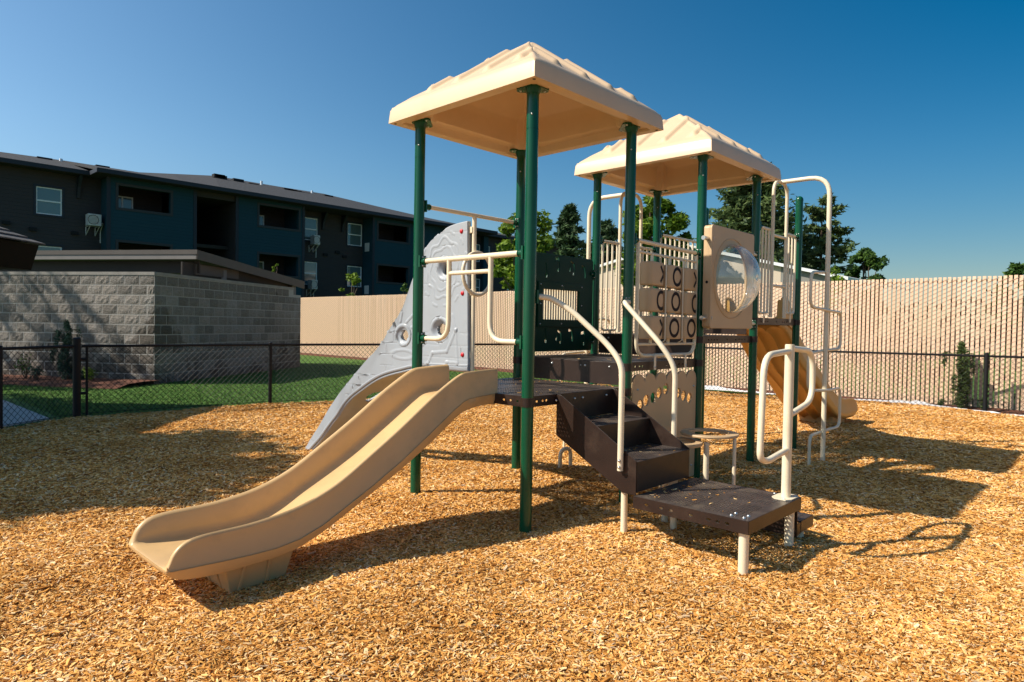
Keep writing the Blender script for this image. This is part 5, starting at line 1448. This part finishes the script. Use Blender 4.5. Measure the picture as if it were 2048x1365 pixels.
i0 = len(V); V += [(-10, eR, zEv), (-10, VR + 12, zEv), tuple(ridge[0])]; F.append((i0 + 1, i0, i0 + 2))
arf = place('roof', mesh_from('roof', V, F, SHING, False), apt)
md = arf.modifiers.new('solid', 'SOLIDIFY'); md.thickness = .12; md.offset = -1
for (a, b_, e) in ((-10, ua_, eR), (ua_, uF_end, eF), (uF_end, uEnd + .7, eR)):
    MB().box((a, e - .03, zEv - .20), (b_, e - .002, zEv + .01)).build('gutter', NAVY, arf, smooth=False)
    MB().box((a, e, zEv - .22), (b_, VR + .3, zEv - .13)).build('soffit', mat('soffit_%d' % int(a), (.03, .027, .025), .8), arf, smooth=False)
MB().box((ua_ - .03, eF, zEv - .20), (ua_, eR, zEv + .0)).build('gutter', NAVY, arf, smooth=False)
# roof vents and pipes
for (x, y) in ((88, 320), (157, 333), (166, 335), (204, 336), (441, 355), (505, 371), (575, 381), (583, 383), (592, 385), (610, 389), (618, 391), (655, 394), (437, 353), (475, 362)):
    q = on(1, VRG - 1.3, x, y); MB().box((q[0] - .35, VRG - 1.5, q[2] - .12), (q[0] + .35, VRG - 1.1, q[2] + .10)).build('roof_vent', INNER, arf, smooth=False)
for (x, y) in ((122, 326), (523, 369), (624, 388)):
    q = on(1, VRG - 1.0, x, y); MB().tube([(q[0], VRG - 1, q[2] - .2), (q[0], VRG - 1, q[2] + .22)], .085, n=8).build('vent_pipe', WHITE, arf)
# eave brackets
for (x, y) in ((156, 371), (645, 424), (684, 430)):
    u_ = F_(x, y, VR)[0]; MB().prism([(u_ - .07, VR - .002, zEv - .25), (u_ - .07, VR - .65, zEv - .25), (u_ - .07, VR - .25, zEv - .8), (u_ - .07, VR - .12, zEv - 1.35), (u_ - .07, VR - .002, zEv - 1.35)], (.14, 0, 0)).build('eave_bracket', NAVY, apt, smooth=False)
# wall vents
for (x, y) in ((12, 446), (65, 459), (149, 467), (650, 510), (674, 505), (688, 514)):
    q = F_(x, y, VR); MB().box((q[0] - .16, VR - .12, q[1] - .09), (q[0] + .16, VR - .002, q[1] + .09)).build('wall_vent', INNER, apt, smooth=False)
# air conditioners on wall brackets: things of their own
def ac_unit(x, y, label, v=VR, sx=1.0):
    u_, z_ = F_(x, y, v); t = empty('air_conditioner', (u_, v, z_), label, 'air conditioner', 'air conditioners on the apartment wall')
    W_, H_, D_ = .42 * sx, .30, .36
    MB().box((u_ - W_, v - .62 - D_ / 2, z_ - H_), (u_ + W_, v - .45 + D_ / 2, z_ + H_)).build('casing', ACM, t, bevel=.02)
    g = MB(); g.tube([(u_ - .1 * sx + .24 * math.cos(a), v - .62 - D_ / 2 - .006, z_ + .24 * math.sin(a)) for a in np.linspace(0, 2 * math.pi, 17)[:-1]], .012, n=5, closed=True)
    for k in range(-3, 4): g.box((u_ - .1 * sx - .22, v - .62 - D_ / 2 - .012, z_ + k * .065 - .006), (u_ - .1 * sx + .22, v - .62 - D_ / 2 - .004, z_ + k * .065 + .006))
    tag(g.build('fan_grille', INNER, t, smooth=False), kind='stuff')
    for s_ in (-1, 1): MB().tube([(u_ + s_ * W_ * .7, v - .01, z_ - .75), (u_ + s_ * W_ * .7, v - .01, z_ - H_ - .02), (u_ + s_ * W_ * .7, v - .8, z_ - H_ - .02), (u_ + s_ * W_ * .7, v - .01, z_ - .75)], .022, n=6).build('wall_bracket', ACM, t)
    MB().tube([(u_ + W_ + .02, v - .5, z_ - .1), (u_ + W_ + .15, v - .5, z_ - .1), (u_ + W_ + .15, v - .02, z_ - .5), (u_ + W_ + .15, v - .02, z_ - 1.1)], .03, bend=.1, n=6).build('pipe', ACM, t)
ac_unit(181, 443, 'air conditioner left of the first teal bay under the roof', sx=.72)
ac_unit(622, 482, 'air conditioner beside the narrow window right of the second bay', sx=.5)
ac_unit(735, 497, 'upper air conditioner against the third teal bay')
ac_unit(734, 581, 'lower air conditioner near the young green tree')
ac_unit(617, 570, 'air conditioner half hidden behind the shed roof edge', sx=.5)

# ================================================================== GABLED SHED BEHIND THE FENCE
GU = 31.0
def G_(x, y): q = on(0, GU, x, y); return q[1], q[2]
shd = empty('storage_building', (GU, 0, 0), 'low beige and grey gabled building behind the slatted fence', 'building')
apx = G_(1349, 491); lft = G_(1150, 553); rgt = G_(1700, 562)
BEIGE = mat('beige_metal_siding', (.52, .42, .32), .6, bump=.5, bscale=6, stretch=(1, 8, 0)); SGREY = mat('grey_metal_siding', (.20, .19, .17), .6, bump=.5, bscale=6, stretch=(1, 8, 0)); WTR = mat('white_gable_trim', (.7, .7, .68), .5)
MB().prism([(GU, lft[0], -.3), (GU, apx[0] * .35 + rgt[0] * .65, -.3), (GU, apx[0] * .35 + rgt[0] * .65, apx[1] * .35 + rgt[1] * .65), (GU, apx[0], apx[1]), (GU, lft[0], lft[1])], (.3, 0, 0)).build('gable_wall', BEIGE, shd, smooth=False)
MB().prism([(GU + .01, apx[0] * .35 + rgt[0] * .65, -.3), (GU + .01, rgt[0], -.3), (GU + .01, rgt[0], rgt[1]), (GU + .01, apx[0] * .35 + rgt[0] * .65, apx[1] * .35 + rgt[1] * .65)], (.3, 0, 0)).build('side_wall', SGREY, shd, smooth=False)
MB().prism([(GU - .3, lft[0] , lft[1] + .02), (GU - .3, apx[0], apx[1] + .02), (GU - .3, rgt[0], rgt[1] + .02), (GU - .3, rgt[0], rgt[1] + .17), (GU - .3, apx[0], apx[1] + .19), (GU - .3, lft[0], lft[1] + .17)], (12, 0, 0)).build('roof', WTR, shd, smooth=False)

# ================================================================== TREES AND PLANTS
def leaf_cloud(b, c, rad, n, size, r, flat=.35, up=.4):
    """n small leaf faces in an ellipsoid clump"""
    for _ in range(n):
        while True:
            p = Vector((r.uniform(-1, 1), r.uniform(-1, 1), r.uniform(-1, 1)))
            if p.length <= 1: break
        if r.random() < .65: p = p.normalized() * r.uniform(.7, 1)
        q = Vector((c[0] + p.x * rad[0], c[1] + p.y * rad[1], c[2] + p.z * rad[2]))
        d = Vector((r.gauss(0, 1), r.gauss(0, 1), r.gauss(0, .6))).normalized(); nrm = (p * .6 + Vector((r.gauss(0, .5), r.gauss(0, .5), up + r.gauss(0, .5)))).normalized()
        s_ = d.cross(nrm).normalized(); L = size * r.uniform(.6, 1.3); W = L * flat * 1.3
        b.add([q - d * L * .5, q + s_ * W * .5, q + d * L * .5, q - s_ * W * .5], [(0, 1, 2, 3)])
BARKM = mat('brown_tree_bark', (.11, .075, .05), .9, var=.3, vscale=8, bump=.8, bscale=20, stretch=(3, 3, .5))
def limb(b, p, q, r0, r1, r):
    p = Vector(p); q = Vector(q); n = 4; pts = [p.lerp(q, i / n) + Vector((r.uniform(-1, 1), r.uniform(-1, 1), 0)) * (q - p).length * .04 * (0 < i < n) for i in range(n + 1)]
    b.tube(pts, [r0 + (r1 - r0) * i / n for i in range(n + 1)], n=7)
def broadleaf(x, y, z0, H, W, cb, name, label, m, seed, nclump=60, leaf=.22, per=70, group=None, cat='tree'):
    """cb = height where the crown starts"""
    r = random.Random(seed); t = empty(name, (x, y, z0), label, cat, group)
    tr = MB(); tr.tube([(x, y, z0 - .3), (x + .02 * H * r.uniform(-1, 1), y, z0 + H * .45), (x, y + .02 * H, z0 + H * .9)], [.024 * H, .015 * H, .004 * H], n=9)
    cr = MB(); cent = z0 + cb + (H - cb) * .5; hh = (H - cb) / 2
    for k in range(nclump):
        a = r.uniform(0, 2 * math.pi); zt = r.uniform(-1, 1); prof = math.sqrt(max(0, 1 - abs(zt) ** 2.2)) * (1 if zt > 0 else .92)
        rr = W * prof * math.sqrt(r.uniform(.15, 1)); c = (x + rr * math.cos(a), y + rr * math.sin(a), cent + zt * hh * r.uniform(.86, 1.0))
        s_ = W * r.uniform(.17, .32)
        leaf_cloud(cr, c, (s_, s_, s_ * .75), per, leaf, r)
        if k % 3 == 0: limb(tr, (x, y, z0 + cb * .8 + (c[2] - z0 - cb * .8) * .35), c, .009 * H, .003 * H, r)
    tr.build('trunk', BARKM, t); cr.build('crown', m, t, smooth=False); return t
def conifer(x, y, z0, H, W, label, m, seed, name='conifer_tree', whorls=26, per=26, leaf=.3, bare=.12, shape=1.0, droop=-.15, ragged=.25, cat='tree', group=None, nbr=9):
    r = random.Random(seed); t = empty(name, (x, y, z0), label, cat, group)
    tr = MB(); tr.tube([(x, y, z0 - .3), (x, y, z0 + H * .5), (x, y, z0 + H * .98)], [.020 * H, .011 * H, .002 * H], n=9)
    cr = MB()
    for k in range(whorls):
        f = (k + r.uniform(0, .5)) / whorls; z = z0 + H * (bare + (1 - bare) * f); L = W * (1 - f) ** shape * r.uniform(1 - ragged, 1.08) + .04 * W
        for j in range(nbr):
            a = r.uniform(0, 2 * math.pi); l_ = L * r.uniform(.55, 1.12); e = Vector((x + l_ * math.cos(a), y + l_ * math.sin(a), z + l_ * droop + r.uniform(-.02, .04) * H))
            if k % 2 == 0 and j < 4: limb(tr, (x, y, z), e, .004 * H, .001 * H, r)
            for s_ in (.35, .6, .82, 1.0):
                c = Vector((x, y, z)).lerp(e, s_); w_ = l_ * .20 + .035 * W
                leaf_cloud(cr, c, (w_, w_, w_ * .55), per // 4 + 1, leaf, r, flat=.22, up=.6)
    tr.build('trunk', BARKM, t); cr.build('crown', m, t, smooth=False); return t
DKCON = leaf_mat('dark_needles', (.014, .036, .014), (.075, .13, .042), .15); MDCON = leaf_mat('mid_needles', (.022, .050, .014), (.13, .18, .05), .18)
YGR = leaf_mat('yellow_green_leaves', (.05, .11, .010), (.24, .34, .03), .35); MGR = leaf_mat('mid_green_leaves', (.018, .055, .010), (.09, .17, .025), .3); BLUE = leaf_mat('blue_green_needles', (.02, .05, .03), (.07, .13, .09), .1)
def treebase(px, d):
    r_ = CF + CR * (px - 1024) / FPX; q = CAM + r_ * d / (r_ @ CF); return q[0], q[1]
def hgt(py, px, d): return 1.463 + (633 + .017 * px - py) / FPX * d
def wd_(dx, d): return dx / FPX * d
x, y = treebase(1050, 38); broadleaf(x, y, -.2, hgt(408, 1060, 38), wd_(62, 38), 1.5, 'broadleaf_tree', 'loose light green tree between the front green posts', YGR, 21, 80, .36, 90)
x, y = treebase(1133, 46); conifer(x, y, -.2, hgt(403, 1133, 46), wd_(62, 46), 'narrow dark conifer left of the second tower, standing clear in the sky', DKCON, 22, per=60, leaf=.6, shape=.62, ragged=.35, bare=.1, whorls=24)
x, y = treebase(1208, 50); conifer(x, y, -.2, hgt(440, 1208, 50), wd_(54, 50), 'dark rounded conifer behind the second tower left post', DKCON, 23, per=60, leaf=.6, shape=.45, whorls=22, ragged=.3)
x, y = treebase(1178, 54); conifer(x, y, -.2, hgt(482, 1178, 54), wd_(50, 54), 'low dark conifer between the two taller conifers', DKCON, 33, per=50, leaf=.6, shape=.5, whorls=18, ragged=.3)
x, y = treebase(1300, 36); broadleaf(x, y, -.2, hgt(386, 1300, 36), wd_(72, 36), 1.6, 'broadleaf_tree', 'bright yellow-green tree under the second pyramid roof', YGR, 24, 110, .38, 100)
x, y = treebase(1500, 44); conifer(x, y, -.2, hgt(335, 1500, 44), wd_(118, 44), 'tallest broad pine behind the bubble panel', MDCON, 25, per=64, leaf=.55, shape=.36, whorls=26, ragged=.4, nbr=14, droop=.02)
x, y = treebase(1637, 46); conifer(x, y, -.2, hgt(386, 1637, 46), wd_(78, 46), 'ragged pine with bare trunk showing, right of the structure', MDCON, 26, per=64, leaf=.55, shape=.38, whorls=17, ragged=.6, nbr=8, droop=.05, bare=.05)
x, y = treebase(1590, 52); conifer(x, y, -.2, hgt(455, 1590, 52), wd_(60, 52), 'lower dark pine between the two tall pines', MDCON, 36, per=56, leaf=.6, shape=.4, whorls=15, ragged=.4, nbr=9, droop=.05, bare=.05)
x, y = treebase(1726, 50); broadleaf(x, y, -.2, hgt(494, 1726, 50), wd_(42, 50), 1.0, 'broadleaf_tree', 'small round dark green tree right of the pines', MGR, 27, 80, .42, 80)
x, y = treebase(1660, 30); broadleaf(x, y, -.2, hgt(528, 1660, 30), wd_(34, 30), .8, 'broadleaf_tree', 'low light green bush top behind the fence near the snake pole', YGR, 28, 22, .22, 45)
x, y = treebase(2030, 26); broadleaf(x, y, -.2, hgt(518, 2030, 26), wd_(44, 26), .8, 'broadleaf_tree', 'tree top rising over the fence at the right edge', MGR, 29, 50, .26, 70)
x, y = treebase(704, 31.5); broadleaf(x, y, -.1, hgt(540, 704, 31.5), wd_(26, 31.5), 1.6, 'young_tree', 'young yellow-green tree before the brown apartment wall', YGR, 30, 26, .17, 40)
x, y = treebase(812, 33); broadleaf(x, y, -.1, hgt(566, 812, 33), wd_(22, 33), 1.4, 'young_tree', 'small tree at the fence left of the grey climber', MGR, 31, 16, .17, 34)
x, y = treebase(548, 23); broadleaf(x, y, -.1, hgt(514, 548, 23), wd_(7, 23), 3.2, 'young_tree', 'yellow tipped sapling rising over the enclosure roof', YGR, 32, 7, .09, 22)
# off to the left: trees that throw the big shadows
broadleaf(-6.5, 7.9, 0, 6.4, 2.05, 3.3, 'broadleaf_tree', 'leafy tree outside the left edge shading the wood chips', MGR, 41, 170, .26, 110)
broadleaf(-7.6, 20.4, 0, 10.5, 2.6, 5.5, 'broadleaf_tree', 'tall tree left of the block enclosure', MGR, 42, 60, .30, 50)
broadleaf(-6.0, 13.2, 0, 5.2, 2.0, 2.2, 'broadleaf_tree', 'tree behind the shelter shading the lawn', MGR, 43, 70, .24, 80)
# added dark leaf mass close behind the slats, makes the gaps read dark
hb_ = MB(); r = random.Random(77)
for k in range(520):
    v_ = -7 + 42 * k / 520 + r.uniform(-.1, .1); leaf_cloud(hb_, (FU + .75 + r.uniform(-.15, .25), v_, r.uniform(.2, 2.0)), (.28, .25, .35), 16, .22, r)
tag(hb_.build('dark_gap_backing', mat('dark_gap_leaves', (.012, .022, .008), .8), None, smooth=False), 'added dark leaf backing that darkens the gaps of the tan slatted fence', kind='stuff')

# weeping conifer before the slatted fence
def weeping(x, y, H, W, label, m, seed, name, cat='tree'):
    r = random.Random(seed); t = empty(name, (x, y, 0), label, cat); tr = MB(); tr.tube([(x, y, -.1), (x + .02, y, H * .5), (x - .02, y, H)], [.028, .02, .006], n=8); cr = MB()
    for k in range(30):
        z = H * (.10 + .88 * (k / 30)); a = r.uniform(0, 2 * math.pi); prof = W * (.5 + .5 * math.sin(k * .55 + 1)) * (1 - .75 * (z / H) ** 3); l_ = prof * r.uniform(.5, 1.1)
        e = Vector((x + l_ * math.cos(a), y + l_ * math.sin(a), z + .02)); dn = Vector((e.x + .02 * math.cos(a), e.y + .02 * math.sin(a), max(.04, z - r.uniform(.18, .42))))
        if z > H * .9: dn = e - Vector((0, 0, .1))
        limb(tr, (x, y, z), e, .007, .004, r)
        for s_ in np.linspace(0, 1, 6):
            c = e.lerp(dn, s_); leaf_cloud(cr, c, (.045, .045, .06), 20, .085, r, flat=.18, up=-.3)
        for s_ in (.4, .8): leaf_cloud(cr, Vector((x, y, z)).lerp(e, s_), (.05, .05, .04), 20, .055, r, flat=.2)
    tr.build('trunk', BARKM, t); cr.build('crown', m, t, smooth=False)
q = on(2, .05, 1903, 821); weeping(11.42, q[1] - .02, 1.30, .40, 'small weeping conifer planted before the tan fence', MDCON, 51, 'weeping_conifer')
q = P0 + E2 * 1.75 - E1 * .55; weeping(q[0], q[1], 1.42, .42, 'young blue-green spruce planted beside the block wall', BLUE, 52, 'spruce_tree')
def shrub(x, y, z, H, W, label, m, seed, n=9):
    r = random.Random(seed); t = empty('shrub', (x, y, z), label, 'shrub'); b = MB(); st = MB()
    for k in range(n):
        a = r.uniform(0, 6.28); c = Vector((x + W * .7 * math.cos(a) * r.random(), y + W * .7 * math.sin(a) * r.random(), z + H * r.uniform(.3, .9))); leaf_cloud(b, c, (W * .4, W * .4, H * .25), 26, .06, r); st.tube([(x, y, z - .05), c], .006, n=5)
    st.build('stem', BARKM, t); b.build('leaves', m, t, smooth=False)
for (t_, s_, H_, W_, lb, m_, sd) in ((1.05, -.6, .34, .2, 'small yellow-green shrub right of the spruce by the wall', YGR, 61), (2.75, -.6, .55, .26, 'green flowering shrub on the bark left of the gate post', MGR, 62), (2.35, -.7, .3, .16, 'low dark shrub close to the gate post', BLUE, 63), (3.9, -.75, .5, .3, 'leafy shrub at the left picture edge', MGR, 64), (3.4, -1.0, .30, .15, 'lime green clump between the shrubs', YGR, 65)):
    q = P0 + E2 * t_ + E1 * s_; shrub(q[0], q[1], .08, H_, W_, lb, m_, sd)
q = P0 + E2 * 3.95 - E1 * .9
fl_ = tag(empty('yellow_flower', (q[0], q[1], .45), 'single yellow flower over the shrub at the left edge', 'flower'), None)
b = MB()
for k in range(9): a = k * .7; b.add([(q[0], q[1], .50), (q[0] + .06 * math.cos(a), q[1] + .06 * math.sin(a), .52), (q[0] + .06 * math.cos(a + .6), q[1] + .06 * math.sin(a + .6), .52)], [(0, 1, 2)])
b.build('petals', mat('yellow_petals', (.8, .6, .02), .5), fl_, smooth=False); MB().tube([(q[0], q[1], .1), (q[0], q[1], .5)], .006, n=6).build('stem', BARKM, fl_)

# short turf blades on the near lawn (uncountable)
BLADE = random_mat('grass_blade', [(0, (.025, .085, .012)), (.5, (.06, .15, .022)), (.85, (.13, .22, .04)), (1, (.26, .25, .08))], .6)
def blade_mesh(k):
    r = random.Random(k + 900); b = MB()
    for _ in range(7):
        x, y = r.uniform(-.5, .5), r.uniform(-.5, .5); a = r.uniform(0, 6.28); w_ = .07; h_ = r.uniform(.6, 1.1); lx, ly = r.uniform(-.35, .35), r.uniform(-.35, .35)
        b.add([(x - w_ * math.cos(a), y - w_ * math.sin(a), 0), (x + w_ * math.cos(a), y + w_ * math.sin(a), 0), (x + lx, y + ly, h_)], [(0, 1, 2)])
    return mesh_from('grass_tuft', b.v, b.f, BLADE, False)
V, F = grid_mesh(-4, 11.4, -4, 18, 78, 111, lambda x, y: .004, lambda x, y: dist_edge(x, y) > .06 and view_cell(x, y) and not ((x < -1.0 and y > 7.2) or ((np.array([x, y]) - P0) @ E1 > -1.15 and (np.array([x, y]) - P0) @ E2 > -.05 and (np.array([x, y]) - P0) @ E1 < 6.6)) and x < 11.25)
dens = [900 * min(1, 9 / math.hypot(x - CAM[0], y - CAM[1])) ** 2 for x, y, z in V]
scatter('grass', V, F, dens, [blade_mesh(k) for k in range(6)], .022, .045, .15, .0, 6, 'short green turf blades on the lawn')

# loose chips kicked onto the platform, steps and deck (uncountable)
V = []; F = []; dens = []
for (x0, x1, y0, y1, z, dd) in ((PX0 + .02, PX1 - .02, PY0 + .02, PY1 - .01, PZ + .004, 45), (PX0 + .02, PX1 - .3, PY1 - .14, PY1 - .01, PZ + .004, 260), (sx0 + .03, sx1 - .03, -.69, -.52, .564, 60), (sx0 + .03, sx1 - .03, -.46, -.365, .564, 420), (sx0 + .03, sx1 - .03, -.12, -.02, .761, 160),
        (SU - .10, SU - .03, .08, SV - .08, Z1 + .004, 700), (.05, SU - .12, .05, SV - .05, Z1 + .004, 25), (SU + .05, 2 * SU - .12, .05, SV - .05, Z2 + .004, 18)):
    b0 = len(V); V += [(x0, y0, z), (x1, y0, z), (x1, y1, z), (x0, y1, z)]; F.append((b0, b0 + 1, b0 + 2, b0 + 3)); dens += [dd] * 4
scatter('loose_chips', V, F, dens, [chip_mesh(k + 40) for k in range(6)], .008, .032, .25, .003, 12, 'stray wood chips lying on the decks, steps and platform')
